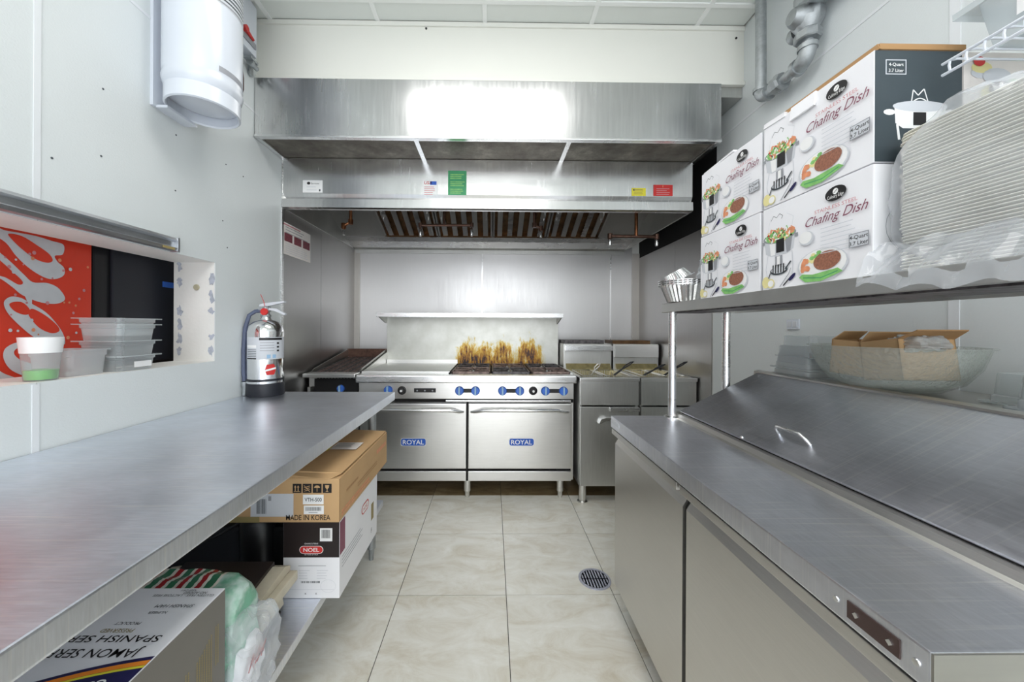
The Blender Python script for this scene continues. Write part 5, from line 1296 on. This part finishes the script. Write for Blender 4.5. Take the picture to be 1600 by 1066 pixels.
for x in (-.95, -.68):
    for y in (1.03, 1.15): M().lathe([(.012, 0), (.016, .03)], (x, y, UZ), 12).build('foot', 'rubber', t)
# dark appliance behind
t = thing('black_appliance', (-.95, 1.5, UZ), 'black electric appliance with cord behind the white and black carton', 'appliance')
M().box(-1.20, -.76, 1.34, 1.65, UZ, UZ + .20, bv=.015).build('housing', 'black', t)
M().lathe([(.06, 0), (.065, .02), (.065, .22), (.05, .24)], (-.86, 1.36, UZ + .0), 24).build('motor_drum', 'black', t)
M().tube([(-1.1, 1.2, UZ + .14), (-1.0, 1.22, UZ + .2), (-.93, 1.26, UZ + .22), (-.88, 1.28, UZ + .25), (-.86, 1.30, UZ + .3)], .005, 8).build('cord', 'cablack', t)
M().lathe([(.05, 0), (.07, .03), (.085, .12), (.08, .2), (.06, .21)], (-1.05, 1.43, UZ + .205), 24).build('beige_bowl', 'beige', t)
# striped package and bags
o = bag('striped_package', (-.80, .928, UZ + .148), .175, .055, .135, .010, 1.2, 'greenpk' if 0 else 'lgrey', 'red, green and white striped plastic package behind the grey carton', 'package')
def stripe_mat():
    m, nt, b = newmat('striped_wrapper'); L = nt.links.new
    tc = nt.nodes.new('ShaderNodeTexCoord'); sp = nt.nodes.new('ShaderNodeSeparateXYZ'); L(tc.outputs['Object'], sp.inputs[0])
    mu = nt.nodes.new('ShaderNodeMath'); mu.operation = 'MULTIPLY'; mu.inputs[1].default_value = 21; L(sp.outputs[0], mu.inputs[0])
    fr_ = nt.nodes.new('ShaderNodeMath'); fr_.operation = 'FRACT'; L(mu.outputs[0], fr_.inputs[0])
    r = ramp(nt, fr_.outputs[0], [(0, srgb(60, 120, 90)), (.34, srgb(60, 120, 90)), (.36, srgb(225, 222, 210)), (.52, srgb(225, 222, 210)), (.54, srgb(165, 40, 45)), (.8, srgb(165, 40, 45)), (.82, srgb(225, 222, 210))]); r.color_ramp.interpolation = 'CONSTANT'
    gx = nt.nodes.new('ShaderNodeMath'); gx.operation = 'GREATER_THAN'; gx.inputs[1].default_value = -.69; L(sp.outputs[0], gx.inputs[0])
    mx = nt.nodes.new('ShaderNodeMix'); mx.data_type = 'RGBA'; L(gx.outputs[0], mx.inputs[0]); L(r.outputs[0], mx.inputs[6])
    n = noise_node(nt, s=22, detail=3); r2 = ramp(nt, n.outputs[0], [(.4, srgb(120, 178, 150)), (.6, srgb(190, 214, 204))]); L(r2.outputs[0], mx.inputs[7])
    L(mx.outputs[2], b.inputs['Base Color']); b.inputs['Roughness'].default_value = .22; return m
o.data.materials.clear(); o.data.materials.append(stripe_mat())
o = bag('white_package', (-.655, .93, UZ + .075), .05, .045, .06, .010, 7.7, 'cardw', 'small white and pink plastic package at the shelf edge under the striped one', 'package')
fr = Fr((-.608, .90, UZ + .06), (0, 1, 0), (0, 0, 1)); mb = M()
for k in range(7): stroke(mb, fr, [(.0 + k * .008, .02 + .01 * (k % 2)), (.02 + k * .008, .05 - .012 * (k % 3))], .006, .012, 'rose' if k % 2 else 'red')
mb.build('pink_print', 'rose', o)
bag('plastic_bag', (-.635, .93, UZ + .115), .06, .055, .09, .018, 5.5, 'film', 'crumpled clear plastic bag hanging at the shelf edge beside the grey carton', 'bag')
t = tag(M().box(-.70, -.595, .70, .90, UZ, UZ + .035, bv=.01).build('white_tray', 'cardw'), 'low white tray at the edge of the lower shelf beside the grey carton', 'tray')
t.location = (.03, 0, 0)

# ------------------------------------------------------------------ floor drain
c = V((.510, 1.775, 0))
t = thing('floor_drain', c, 'round chrome floor drain grate set in the tiles', 'drain')
M().lathe([(.075, -.001), (.078, .001), (.077, .003), (.066, .0035), (.066, .001)], c, 40).build('ring', 'drainm', t)
M().lathe([(.066, .0005), (.066, .001), (.0, .001)], c, 40).build('sump', 'dgrey', t)
mb = M()
for k in range(9):
    x = -.056 + k * .014; L_ = math.sqrt(max(0, .062 ** 2 - x * x)); mb.box(c.x + x - .0035, c.x + x + .0035, c.y - L_, c.y - .004, .0012, .0035); mb.box(c.x + x - .0035, c.x + x + .0035, c.y + .004, c.y + L_, .0012, .0035)
mb.build('grate', 'drainm', t)
